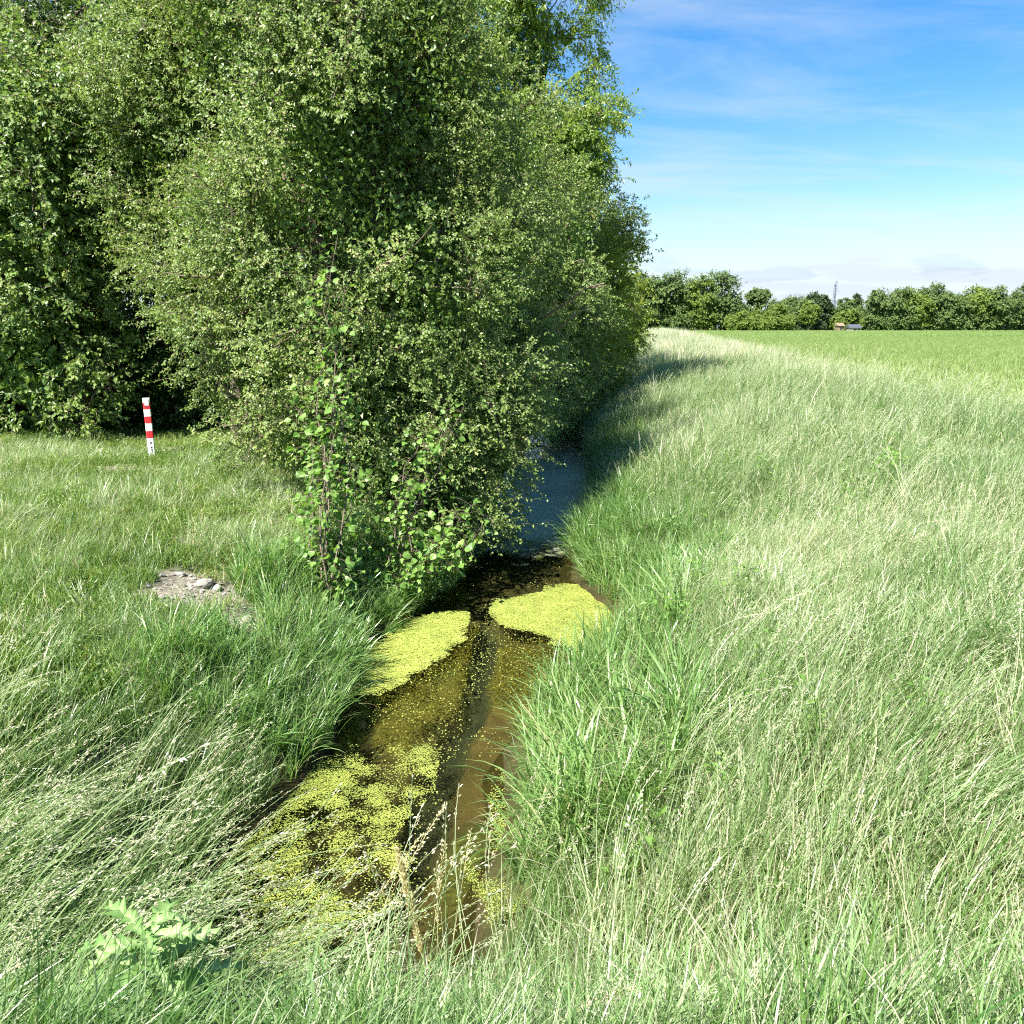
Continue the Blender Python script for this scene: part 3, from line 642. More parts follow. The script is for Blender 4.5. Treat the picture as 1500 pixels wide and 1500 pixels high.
def make_tree(name, label, cat, base, lobes, lmat, seed, ncl=220, cr=.42, twigs=14, nl=16, leaf=(.035, .022), stems=3, trad=.12, top=None,
              shell=.33, thr=.40, group=None, droop=.35, twl=(.18, .42), skew=.5, zmin=None, twigtube=True, core=0, nscale=.7, bark='bark', tone=.45):
    rng = np.random.default_rng(seed)
    bz = float(ground_z(base[0], base[1])); B = np.array([base[0], base[1], bz])
    root = empty(name, B); tag(root, label, cat, group)
    P, O = crown_points(rng, lobes, ncl, shell, thr, -99 if zmin is None else zmin, nscale, seed)
    wood = MB(); lf = MB()
    lb = np.array(lobes); topz = (lb[:, 2]+lb[:, 5]*.72).max() if top is None else top
    cen = (lb[:, :3]*(lb[:, 3:4]*lb[:, 5:6])).sum(0)/(lb[:, 3]*lb[:, 5]).sum()
    sk = []
    for s in range(stems):
        tip = np.array([cen[0]+rng.normal(0, .28)*lb[:, 3].max(), cen[1]+rng.normal(0, .28)*lb[:, 4].max(), topz*rng.uniform(.78, 1.0)])
        st = B+np.array([rng.normal(0, .18), rng.normal(0, .18), -.25]) if stems > 1 else B+np.array([0, 0, -.25])
        pl = wander(rng, st, tip, 14, .10*(topz/8)); rd = np.linspace(trad, trad*.12, 14)*rng.uniform(.75, 1.1); rd[0] *= 1.35
        wood.tube(pl, rd, 8, rng.random()*.1); sk.append((pl, rd))
    S = np.concatenate([a for a, _ in sk]); SR = np.concatenate([b for _, b in sk])
    limb = []
    nlimb = max(6, ncl//9); ids = rng.choice(ncl, min(nlimb, ncl), replace=False)
    for i in ids:                                                    # main limbs
        c = P[i]; dist = np.linalg.norm(S-c, axis=1)+np.maximum(0, S[:, 2]-c[2]+.2)*4; j = dist.argmin()
        pl = wander(rng, S[j], c, 8, .06); pl[1:-1, 2] += .12*np.sin(np.linspace(0, PI, 8))[1:-1]
        r0 = min(SR[j]*.7, trad*.4); rd = np.linspace(r0, .012*trad/.12, 8); wood.tube(pl, rd, 5, .05); limb.append((pl, rd))
    S2 = np.concatenate([S]+[a for a, _ in limb]); 
    for i in range(ncl):
        c = P[i]; dist = np.linalg.norm(S2-c, axis=1); j = dist.argmin()
        if dist[j] > .12: wood.tube(wander(rng, S2[j], c, 5, .035), np.linspace(.014, .005, 5)*trad/.12, 4, .05)
    # twigs and leaves
    nT = ncl*twigs; ci = np.repeat(np.arange(ncl), twigs)
    st = P[ci]+rng.normal(0, cr*.45, (nT, 3))*np.array([1, 1, .75])
    D = nrm(O[ci]*.75+rng.normal(0, .6, (nT, 3))+np.array([0, 0, skew-.35])+(st-P[ci])/cr*.5)
    TL = rng.uniform(*twl, nT); en = st+D*TL[:, None]-np.array([0, 0, 1])*droop*TL[:, None]*rng.uniform(.2, 1, nT)[:, None]
    if twigtube:
        a = nrm(np.cross(D, np.array([.2, .3, .9]))); b = np.cross(D, a); r = .0048*trad/.12
        Vt = np.stack([st+a*r, st-a*r*.5+b*r, st-a*r*.5-b*r, en], 1).reshape(-1, 3); i4 = np.arange(nT)[:, None]*4
        wood.add(Vt, np.concatenate([i4+np.array([[0, 1, 3]]), i4+np.array([[1, 2, 3]]), i4+np.array([[2, 0, 3]])]), None, .12)
    nL = nT*nl; ti = np.repeat(np.arange(nT), nl); u = np.tile(np.linspace(.05, 1, nl), nT)+rng.normal(0, .03, nL)
    td = nrm(en-st); pos = st[ti]+(en-st)[ti]*u[:, None]
    sd_ = nrm(np.cross(td[ti], rng.normal(0, 1, (nL, 3))))
    LD = nrm(td[ti]*.55+sd_*.9+np.array([0, 0, -.15])+rng.normal(0, .2, (nL, 3)))
    LN = O[ci][ti]*.7+np.array([-.25, -.25, .7])+rng.normal(0, .42, (nL, 3))
    ll = leaf[0]*rng.uniform(.65, 1.25, nL); lw_ = leaf[1]*rng.uniform(.75, 1.2, nL)
    tn = tone+rng.normal(0, .10, ncl)[ci][ti]+rng.normal(0, .14, nL)
    leafcloud(lf, pos+sd_*leaf[0]*.1, LD, LN, ll, lw_, tn)
    if core:                                                          # larger leaves added to fill the crown, toned darker for inner shade
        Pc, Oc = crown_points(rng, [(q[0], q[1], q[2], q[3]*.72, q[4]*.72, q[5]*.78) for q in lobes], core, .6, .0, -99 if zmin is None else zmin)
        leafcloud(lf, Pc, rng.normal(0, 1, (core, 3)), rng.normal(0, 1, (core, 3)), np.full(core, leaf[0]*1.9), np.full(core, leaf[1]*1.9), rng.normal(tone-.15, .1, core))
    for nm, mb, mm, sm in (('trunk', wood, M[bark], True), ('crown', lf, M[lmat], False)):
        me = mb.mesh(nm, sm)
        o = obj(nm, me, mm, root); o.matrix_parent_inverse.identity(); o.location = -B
    return root
HG = 'hawthorns and hedge trees along the left of the ditch'
T = {}
T['A'] = make_tree('hawthorn_tree', 'large spreading hawthorn nearest the camera, its skirt hanging over the stream', 'tree', (-2.6, 12.0),
    [(-2.4, 12.1, 5.2, 2.3, 2.2, 4.2), (-1.1, 11.8, 2.3, 1.45, 1.4, 1.55), (-3.85, 12.3, 4.3, 1.40, 1.6, 2.4), (-2.9, 11.2, 2.5, 1.35, 1.3, 1.7), (-.8, 12.6, 4.4, 1.3, 1.5, 2.2), (-3.5, 12.2, 7.4, 1.7, 1.6, 2.2), (-2.4, 10.5, 1.75, 1.15, .9, 1.15), (-1.35, 10.7, 1.2, 1.0, 1.0, 1.05), (-.95, 11.6, 1.0, .75, .9, .9), (-2.0, 12.2, 8.6, 2.0, 1.8, 1.6), (-2.7, 10.7, 5.6, 1.4, .8, 1.7), (-1.5, 10.8, 4.0, 1.2, .9, 1.7), (-2.9, 10.9, 7.4, 1.3, .8, 1.5), (-1.4, 11.2, 6.8, 1.2, .9, 1.7)],
    'haw', 101, ncl=1250, cr=.42, twigs=20, nl=16, leaf=(.044, .031), stems=5, trad=.13, thr=.45, group=HG, core=30000, shell=.24, nscale=.85, tone=.52)
T['A2'] = make_tree('hawthorn_tree', 'tall hawthorn rising behind the left shoulder of the nearest one, above the striped post', 'tree', (-5.0, 14.4),
    [(-5.4, 14.4, 6.3, 1.75, 1.4, 2.5), (-4.6, 14.2, 8.4, 1.7, 1.4, 1.9), (-6.3, 14.5, 7.9, 1.3, 1.2, 1.7), (-5.0, 13.6, 4.6, 1.2, 1.0, 1.3)],
    'haw', 109, ncl=520, cr=.44, twigs=16, nl=15, leaf=(.050, .035), stems=3, trad=.13, thr=.42, group=HG, core=9000, shell=.26, tone=.5)
T['B'] = make_tree('hawthorn_tree', 'hawthorn behind the nearest one, overhanging the dark pool, with bare grey twigs', 'tree', (-1.3, 16.6),
    [(-1.0, 16.6, 5.4, 2.35, 2.3, 4.0), (-.1, 16.3, 2.8, 1.1, 1.5, 1.5), (.3, 18.9, 1.9, 1.1, 1.6, 1.5), (-.2, 16.2, 5.6, 1.6, 1.5, 2.4), (-3.2, 17.2, 6.2, 1.9, 1.8, 3.6)],
    'haw', 102, ncl=430, cr=.46, twigs=18, nl=16, leaf=(.053, .037), stems=4, trad=.13, thr=.47, group=HG, core=15000, shell=.25, nscale=.85, tone=.55)
T['C'] = make_tree('hawthorn_tree', 'third hawthorn along the ditch, below the tall ash', 'tree', (.1, 21.6),
    [(.6, 21.6, 4.5, 2.2, 2.2, 3.6), (1.3, 21.2, 2.0, 1.4, 1.6, 1.8), (1.2, 21.2, 5.4, 1.5, 1.5, 2.0), (1.6, 23.6, 1.7, 1.3, 1.8, 1.5)],
    'haw', 103, ncl=300, cr=.5, twigs=15, nl=13, leaf=(.062, .042), stems=4, trad=.12, thr=.44, group=HG, core=10000, tone=.5, shell=.27)
T['ash'] = make_tree('ash_tree', 'tall airy ash rising above the hedgerow against the sky', 'tree', (-.9, 24.2),
    [(-.4, 24.2, 10.6, 1.9, 1.9, 4.2), (1.1, 24.0, 9.6, 1.75, 1.6, 2.0), (1.6, 23.8, 7.8, 1.2, 1.3, 1.0), (-1.3, 24.4, 8.0, 1.5, 1.6, 2.5), (1.2, 24.0, 12.0, 1.5, 1.4, 1.6), (2.05, 23.6, 9.1, .9, 1.0, .75), (2.0, 23.8, 10.6, .9, .9, .7), (1.9, 23.6, 7.9, .9, 1.0, .6)],
    'ash', 104, ncl=620, cr=.50, twigs=12, nl=14, leaf=(.125, .050), stems=2, trad=.20, shell=.5, thr=.30, group=HG, droop=.6, twl=(.3, .55), twigtube=True, tone=.62)
T['D'] = make_tree('maple_tree', 'yellow green field maple leaning over the ditch beyond the hawthorns', 'tree', (1.6, 28.4),
    [(2.2, 28.4, 4.8, 2.3, 2.4, 3.3), (3.4, 28.0, 5.4, 1.3, 1.4, 1.5), (2.7, 27.6, 1.9, 1.5, 2.0, 1.8), (3.0, 30.5, 1.7, 1.2, 1.8, 1.6)],
    'maple', 105, ncl=270, cr=.5, twigs=13, nl=11, leaf=(.085, .070), stems=2, trad=.16, thr=.42, group=HG, core=3500)
T['D2'] = make_tree('oak_tree', 'dark small leaved oak showing a ragged edge against the sky above the yellow green maple', 'tree', (1.2, 31.5),
    [(2.6, 31.6, 6.6, 2.2, 2.0, 2.4), (4.0, 31.5, 7.2, 1.0, 1.0, .9), (4.4, 31.4, 5.4, .9, 1.0, .7)],
    'dark', 106, ncl=150, cr=.42, twigs=12, nl=11, leaf=(.10, .065), stems=2, trad=.18, shell=.5, thr=.40, group=HG)
T['E'] = make_tree('maple_tree', 'rounded yellow green maple standing farther along the ditch, next past the oak', 'tree', (3.2, 36.5),
    [(3.8, 36.5, 4.2, 2.2, 2.5, 3.0), (4.9, 36, 3.4, 1.1, 1.5, 1.9), (3.6, 34, 1.8, 1.6, 2.2, 1.8), (4.6, 39.5, 2, 1.8, 3, 2.0)], 'maple', 107, ncl=200, cr=.55, twigs=12, nl=10, leaf=(.11, .09), stems=2, trad=.15, thr=.40, group=HG, core=2500, tone=.4)
bush_lab = ['dark green hedge bush halfway along the ditch', 'dark green hedge bush second past the last maple', 'dark green hedge bush near the end of the row', 'last dark hedge bush of the row, before the open grass']
for i, (bx_, by_, r_, h_) in enumerate([(5.1, 46, 2.1, 3.1), (7.0, 58, 2.2, 3.0), (9.0, 72, 2.3, 2.9), (11.6, 91, 2.5, 2.9)]):
    make_tree('hedge_bush', bush_lab[i], 'bush', (bx_-.5, by_), [(bx_, by_, 3.6, r_, 3.6, h_), (bx_+.5, by_-1, 2.0, 1.7, 4.5, 2.0)], ('haw', 'dark')[i % 2], 110+i, ncl=130, cr=.6, twigs=11, nl=9,
              leaf=(.15+.02*i, .12+.016*i), stems=3, trad=.12, thr=.38, group=HG, core=1200, twigtube=False)
# trees left of and behind the hawthorns
BG = 'trees of the dark wood behind the hawthorns'
wl = [('walnut_tree', 'tall dark walnut rising behind the left of the hawthorn', (-7.6, 18.5), [(-7.8, 18.5, 9.0, 2.9, 2.6, 4.0), (-6.2, 18, 10.5, 1.6, 1.6, 2.2)], 'dark', 300, 1, .2),
      ('elm_tree', 'dark trunked tree at the left beside the gap near the striped post', (-8.3, 15.2), [(-8.9, 15.2, 5.8, 2.2, 2.0, 3.2), (-7.6, 15.0, 6.6, 1.2, 1.3, 1.6), (-8.7, 14.7, 2.9, 1.5, 1.2, 1.6)], 'haw', 300, 1, .2),
      ('elm_tree', 'leafy tree at the far left, half covering the dark wood', (-11.6, 15.6), [(-11.6, 15.6, 5.5, 2.3, 2.0, 4.2), (-10.6, 15, 3.2, 1.5, 1.4, 1.8)], 'haw', 280, 2, .16),
      ('maple_tree', 'dark tree in the wood behind, left of the walnut', (-11.5, 21), [(-11.5, 21, 7.5, 3.0, 2.5, 5.2)], 'dark', 220, 1, .2),
      ('maple_tree', 'dark tree in the wood directly behind the nearest hawthorn', (-5.0, 22), [(-5.0, 22, 6.6, 2.9, 2.4, 5.0)], 'dark', 240, 1, .2),
      ('maple_tree', 'dark tree in the wood behind the ash', (-3.0, 28), [(-3.0, 28, 5.8, 2.8, 2.6, 4.2)], 'dark', 200, 1, .2),
      ('maple_tree', 'dark tree at the left end of the wood', (-16, 21), [(-16, 21, 7.0, 3.2, 2.5, 5.5)], 'dark', 200, 1, .2)]
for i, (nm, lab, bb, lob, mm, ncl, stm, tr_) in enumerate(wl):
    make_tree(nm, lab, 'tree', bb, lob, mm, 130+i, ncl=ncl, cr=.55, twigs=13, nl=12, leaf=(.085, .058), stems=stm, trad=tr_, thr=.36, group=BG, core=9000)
ul = ['low dark shrub in the shade behind the striped post', 'low dark shrub left of the striped post', 'low dark shrub between the wood and the hawthorn trunk', 'low dark shrub at the left end of the wood edge', 'dark shrub filling the shade under the walnut', 'dark shrub between the walnut and the left end of the wood']
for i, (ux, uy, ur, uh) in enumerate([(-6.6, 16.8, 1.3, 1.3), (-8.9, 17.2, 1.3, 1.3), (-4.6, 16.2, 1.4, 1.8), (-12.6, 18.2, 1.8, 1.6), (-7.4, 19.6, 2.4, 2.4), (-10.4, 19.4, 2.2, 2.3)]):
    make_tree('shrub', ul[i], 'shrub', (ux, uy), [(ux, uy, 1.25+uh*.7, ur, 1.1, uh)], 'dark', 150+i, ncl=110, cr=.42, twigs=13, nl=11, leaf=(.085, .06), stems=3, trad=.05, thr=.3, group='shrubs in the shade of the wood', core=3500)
# bare dead branches poking from the second hawthorn
def dead(parent, pts, rad, forks, seed):
    rng = np.random.default_rng(seed); mb = MB(); B = np.array(parent.location)
    pts = np.array(pts); mb.tube(pts, np.linspace(rad, rad*.4, len(pts)), 5)
    for i, d, l in forks:
        q = pts[i]; mb.tube(wander(rng, q, q+nrm(np.array(d, float))*l, 5, .02), np.linspace(rad*.6, rad*.2, 5), 4)
    o = obj('dead_branch', mb.mesh('dead_branch', True), M['deadwood'], parent); o.location = -B
    o['label'] = 'bare pale branch without leaves'
dead(T['B'], [atY(790, 470, 14.9), atY(835, 440, 14.4), atY(858, 422, 14.2), atY(885, 415, 14.1)], .03, [(1, (.4, .1, -.3), .25), (2, (.5, 0, .05), .35), (1, (-.3, 0, .4), .2)], 1)
dead(T['B'], [atY(815, 482, 14.6), atY(838, 465, 14.3), atY(852, 455, 14.2), atY(868, 448, 14.1)], .026, [(0, (.4, 0, -.4), .25), (1, (.1, 0, .3), .15), (2, (.5, 0, -.05), .18)], 2)

# hazel suckers with big leaves in front of the hawthorn
def broad_leaves(mb, P, D, Nn, Ln, tone):
    n = len(P); D = nrm(D); S = nrm(np.cross(D, Nn)); Nn = np.cross(S, D)
    prof = [(0, 0, 0), (.12, .30, .05), (.38, .47, .08), (.68, .34, .04), (1, 0, -.16), (.68, -.34, .04), (.38, -.47, .08), (.12, -.30, .05), (.42, 0, -.02)]
    V = np.stack([P+D*(a*Ln)[:, None]+S*(b*Ln)[:, None]+Nn*(c*Ln)[:, None] for a, b, c in prof], 1).reshape(-1, 3)
    i = np.arange(n)[:, None]*9; F = np.concatenate([i+np.array([[8, k, (k+1) % 8]]) for k in range(8)])
    mb.add(V, F, None, np.repeat(tone, 9))
def hazel(name, label, basep, stems_, seed, leaf=.085, per=26):
    rng = np.random.default_rng(seed); B = np.array(basep); root = empty(name, B); tag(root, label, 'sapling', 'hazel suckers in front of the hawthorn')
    wood = MB(); lf = MB()
    for tip, amp in stems_:
        pl = wander(rng, B+rng.normal(0, .08, 3)*np.array([1, 1, 0]), np.array(tip), 10, amp); wood.tube(pl, np.linspace(.013, .003, 10), 5, .1)
        n = per; u = rng.uniform(.06, 1, n)**.85; P = np.stack([np.interp(u, np.linspace(0, 1, 10), pl[:, k]) for k in range(3)], -1)
        off = nrm(rng.normal(0, 1, (n, 3))*np.array([1, 1, .5])+np.array([-.2, -.5, .1])); P2 = P+off*rng.uniform(.04, .28, n)[:, None]
        for a, b in zip(P, P2): wood.tube([a, (a+b)/2+np.array([0, 0, .015]), b], .0022, 3, .1)
        broad_leaves(lf, P2, off*.9+rng.normal(0, .4, (n, 3))+np.array([0, 0, -.35]), np.array([-.3, -.35, .7])+rng.normal(0, .55, (n, 3)), leaf*rng.uniform(.45, 1.25, n), rng.normal(.45, .25, n))
    for nm, mb, mm in (('stem', wood, M['bark']), ('foliage', lf, M['hazel'])):
        o = obj(nm, mb.mesh(nm, nm == 'stem'), mm, root); o.location = -B
hb = at(470, 850, .75); hb2 = at(560, 850, .45)
def gz(x, y): return float(ground_z(x, y))
for q in (hb, hb2): q[2] = gz(q[0], q[1])
hazel('hazel_sapling', 'tall light green hazel shoots with large leaves climbing the front of the hawthorn', hb,
      [(atY(495, 345, 9.9), .07), (atY(505, 420, 9.7), .07), (atY(470, 480, 9.6), .07), (atY(520, 520, 9.5), .06), (atY(505, 575, 9.4), .06), (atY(440, 600, 9.4), .06), (atY(480, 660, 9.2), .06), (atY(520, 700, 9.0), .05), (atY(455, 720, 9.0), .05), (atY(500, 760, 8.9), .05), (atY(470, 790, 8.8), .04), (atY(540, 750, 8.9), .05), (atY(500, 800, 8.7), .04), (atY(450, 810, 8.6), .04)], 1, .088, 95)
hazel('hazel_sapling', 'light green hazel shoots arching right towards the water in front of the hawthorn', hb2,
      [(atY(680, 595, 9.9), .05), (atY(650, 625, 9.7), .05), (atY(620, 640, 9.6), .05), (atY(690, 740, 9.3), .05), (atY(705, 775, 9.2), .04), (atY(660, 770, 9.1), .04), (atY(600, 700, 9.3), .04), (atY(640, 790, 9.0), .04)], 2, .088, 80)

# far trees
FG = 'trees at the far edge of the crop field'
def far_tree(name, label, x, y, h, r, lmat, seed, shape='round', bark='bark', ncl=70, leafs=.75):
    g0 = 1.4
    if shape == 'round': lob = [(x, y, g0+h*.56, r, r, h*.44), (x-r*.45, y, g0+h*.28, r*.75, r*.7, h*.28), (x+r*.45, y-1, g0+h*.30, r*.75, r*.7, h*.30)]
    elif shape == 'bush': lob = [(x, y, g0+h*.45, r, r, h*.52), (x+r*.5, y, g0+h*.35, r*.7, r*.7, h*.42)]
    elif shape == 'airy': lob = [(x, y, g0+h*.62, r*.8, r*.8, h*.36), (x+r*.5, y, g0+h*.75, r*.5, r*.5, h*.18), (x-r*.5, y, g0+h*.6, r*.5, r*.5, h*.2)]
    elif shape == 'cone': lob = [(x, y, g0+h*.30, r, r, h*.22), (x, y, g0+h*.52, r*.75, r*.75, h*.2), (x+.3, y, g0+h*.72, r*.5, r*.5, h*.17), (x, y, g0+h*.9, r*.22, r*.22, h*.12)]
    elif shape == 'pine': lob = [(x-r*.3, y, g0+h*.55, r*.9, r*.8, h*.10), (x+r*.3, y, g0+h*.70, r*.8, r*.8, h*.10), (x, y, g0+h*.85, r*.6, r*.6, h*.12), (x+r*.2, y, g0+h*.38, r*.9, r*.8, h*.10)]
    else: lob = [(x, y, g0+h*.55, r, r, h*.45)]
    return make_tree(name, label, 'tree', (x, y), lob, lmat, seed, ncl=ncl, cr=r*.22, twigs=11, nl=6, leaf=(leafs*1.15, leafs*.95), stems=1, trad=h*.018, shell=.35, thr=.38 if shape != 'airy' else .46,
                     group=FG, droop=.2, twl=(r*.12, r*.26), zmin=g0+.3, twigtube=False, core=0 if shape == 'airy' else 500, nscale=.25, bark=bark)
def fx(px, Y): return (px-750)/FPX*(Y*cp+.4)
FT = [(905, 300, 19, 7.5, 'fara', 'round', 'dark green tree at the left end of the far wood, partly behind the hedge'),
      (928, 296, 20, 7, 'fara', 'round', 'broad tree of the far wood just right of the hedgerow'),
      (952, 302, 20.5, 6.5, 'fara', 'round', 'second tree of the far wood from the hedgerow'),
      (975, 298, 20, 7, 'fara', 'round', 'middle tree of the far wood with a flat top'),
      (1000, 304, 21.5, 6.5, 'fara', 'round', 'tall tree of the far wood left of its highest dome'),
      (1020, 299, 20, 6, 'farb', 'round', 'olive green tree of the far wood left of its highest dome'),
      (1048, 302, 22.5, 7.5, 'fara', 'round', 'highest domed tree at the right end of the far wood'),
      (1066, 306, 13, 5, 'fara', 'bush', 'lower tree sloping down at the right end of the far wood'),
      (1105, 312, 16, 5.4, 'fara', 'airy', 'lone airy tree standing right of the far wood'),
      (1085, 292, 7, 5, 'farb', 'bush', 'light green bush below the lone airy tree'),
      (1112, 292, 9, 5.5, 'farb', 'bush', 'light green bush right of the lone airy tree'),
      (1135, 294, 9.5, 5, 'farb', 'bush', 'light green bush between the airy tree and the birch'),
      (1140, 320, 12, 6, 'fara', 'round', 'dark tree behind the light green bushes'),
      (1160, 312, 12.5, 6, 'fara', 'round', 'dark tree left of the birch behind the bushes'),
      (1176, 300, 12.5, 4.5, 'fara', 'round', 'drooping grey green tree left of the birch trunk'),
      (1183, 293, 11, 3.2, 'farb', 'airy', 'birch with a pale trunk at the field edge'),
      (1189, 304, 14.3, 4.0, 'farc', 'pine', 'dark layered pine right of the birch'),
      (1200, 306, 13.5, 3.4, 'farc', 'pine', 'second layered pine, left of the lattice mast'),
      (1188, 296, 5, 4, 'farc', 'bush', 'dark low bush under the pines'),
      (1214, 312, 8.8, 4.5, 'fara', 'round', 'low tree in front of the lattice mast foot'),
      (1236, 316, 12.5, 4.6, 'fara', 'airy', 'blue green airy tree right of the lattice mast'),
      (1250, 320, 15.5, 3.4, 'farc', 'cone', 'dark pointed spruce right of the lattice mast'),
      (1238, 294, 8, 4.4, 'farb', 'bush', 'light yellow green bush below the spruce'),
      (1262, 298, 9, 4.5, 'fara', 'bush', 'mid green bush at the foot of the big right tree'),
      (1278, 300, 14, 5.5, 'fara', 'round', 'left shoulder of the big tree group at the right'),
      (1302, 298, 16, 7, 'fara', 'round', 'big rounded tree at the right of the field edge'),
      (1330, 300, 17, 7, 'farb', 'round', 'tall light green tree right of the big rounded tree'),
      (1362, 304, 16, 7, 'fara', 'round', 'rounded dark tree toward the right end of the field edge'),
      (1392, 300, 14, 6.5, 'fara', 'round', 'lower dark tree third from the right end of the field edge'),
      (1420, 303, 16, 7, 'farb', 'round', 'light green tree second from the right end of the field edge'),
      (1452, 300, 16.5, 7, 'fara', 'round', 'dark tree before the right end of the field edge'),
      (1488, 303, 15, 7, 'fara', 'round', 'dark rounded tree at the right end of the field edge'),
      (1520, 300, 17, 7, 'fara', 'round', 'dark tree cut by the right edge of the view')]
for i, (px, Y, h, r, mm, shp, lab) in enumerate(FT):
    nm = {'cone': 'spruce_tree', 'pine': 'pine_tree', 'bush': 'bush', 'airy': 'ash_tree'}.get(shp, 'broadleaf_tree')
    if 'birch with' in lab: nm = 'birch_tree'
    far_tree(nm, lab, fx(px, Y), Y, h, r, mm, 400+i, shp, 'birchbark' if 'birch with' in lab else 'bark', ncl=int(80+r*r*1.7), leafs=.62 if shp != 'bush' else .5)

# ------------------------------------------------------------------ lattice mast
MY = 600.; mxx = fx(1218, MY); mh = atY(1218, 411, MY)[2]-1.2
root = empty('lattice_mast', (mxx, MY, 1.2)); tag(root, 'slim grey lattice radio mast rising beyond the far trees', 'mast')
def hw(zz): return float(np.interp(zz, [0, mh*.55, mh*.62, mh*.9], [3.0, 1.25, .8, .65]))
m, t, o = mat('mast_haze_paint'); g = G(t); p = g.n('ShaderNodeBsdfPrincipled'); g.l(g.ramp(g.noise(.4, 3, g.pos()), [(.3, (.15, .18, .22)), (.7, (.24, .28, .32))]), p.inputs['Base Color']); p.inputs['Roughness'].default_value = .6; g.l(p.outputs[0], o.inputs[0]); mastm = m  # blue grey tint puts distance haze into the mast colour
zs = np.linspace(0, mh*.9, 15); cor = [(-1, -1), (1, -1), (1, 1), (-1, 1)]
for c_ in cor:
    mb = MB(); mb.tube([(c_[0]*hw(q), c_[1]*hw(q), q) for q in zs], .30, 5); obj('leg', mb.mesh('leg'), mastm, root)
mb = MB()
for i in range(14):
    a, b2 = zs[i], zs[i+1]
    for k in range(4):
        p1, p2 = cor[k], cor[(k+1) % 4]
        mb.tube([(p1[0]*hw(a), p1[1]*hw(a), a), (p2[0]*hw(b2), p2[1]*hw(b2), b2)], .17, 4); mb.tube([(p2[0]*hw(a), p2[1]*hw(a), a), (p1[0]*hw(b2), p1[1]*hw(b2), b2)], .17, 4)
        mb.tube([(p1[0]*hw(b2), p1[1]*hw(b2), b2), (p2[0]*hw(b2), p2[1]*hw(b2), b2)], .15, 4)
obj('bracing', mb.mesh('bracing'), mastm, root)
mb = MB(); mb.tube([(0, 0, mh*.88), (0, 0, mh)], [.6, .35], 6); obj('top_pole', mb.mesh('top_pole'), mastm, root)
for zf, sdx in ((.84, 1), (.93, -1), (.96, 1), (.72, -1)):
    mb = MB(); q = mh*zf; mb.box((sdx*.7-.3, -1.3, q-.9), (sdx*.7+.3, -.9, q+.9)); mb.tube([(sdx*.7, -.95, q), (0, 0, q)], .08, 4)
    obj('antenna', mb.mesh('antenna'), mastm, root)

# far hut and pale wall by the field edge
def simple(name, rgb, rough=.8):
    m, t, o = mat(name); g = G(t); p = g.n('ShaderNodeBsdfPrincipled')
    c = g.ramp(g.noise(9, 5, g.pos()), [(.3, tuple(v*.8 for v in rgb)), (.7, rgb)]); g.l(c, p.inputs['Base Color']); p.inputs['Roughness'].default_value = rough; g.l(p.outputs[0], o.inputs[0]); return m
M['hutwall'] = simple('pale_plaster', (.34, .32, .28)); M['hutroof'] = simple('dark_felt', (.06, .075, .09)); M['brick'] = simple('orange_brick', (.22, .16, .11)); M['dglass'] = simple('dark_glass', (.02, .03, .04), .2)
def hut(px, w_, h_, rh_, wallm, roofm, name, label, Y=286):
    X = fx(px, Y); root = empty(name, (X, Y, 1.45)); tag(root, label, 'building')
    mb = MB(); mb.box((-w_/2, -1.5, 0), (w_/2, 1.5, h_)); obj('wall', mb.mesh('wall'), M[wallm], root)
    mb = MB(); a = w_/2+.3
    V = [(-a, -1.9, h_-.05), (a, -1.9, h_-.05), (a, 1.9, h_-.05), (-a, 1.9, h_-.05), (-a, 0, h_+rh_), (a, 0, h_+rh_)]
    mb.add(V, [(0, 4, 3), (1, 2, 5)], [(0, 1, 5, 4), (2, 3, 4, 5), (0, 3, 2, 1)]); obj('roof', mb.mesh('roof'), M[roofm], root)
    mb = MB(); mb.box((-w_*.15, -1.53, .0), (w_*.12, -1.503, h_*.75)); obj('door', mb.mesh('door'), M['dglass'], root)
    mb = MB(); mb.box((w_*.22, -1.53, h_*.4), (w_*.42, -1.503, h_*.75)); obj('window', mb.mesh('window'), M['dglass'], root)
hut(1250, 4.0, 1.5, 1.2, 'hutwall', 'hutroof', 'shed', 'small pale shed with dark roof at the far field edge below the spruce')
hut(1229, 2.0, 2.2, .9, 'brick', 'brick', 'hut', 'small orange brick hut at the far field edge beside the yellow green bush', 288)

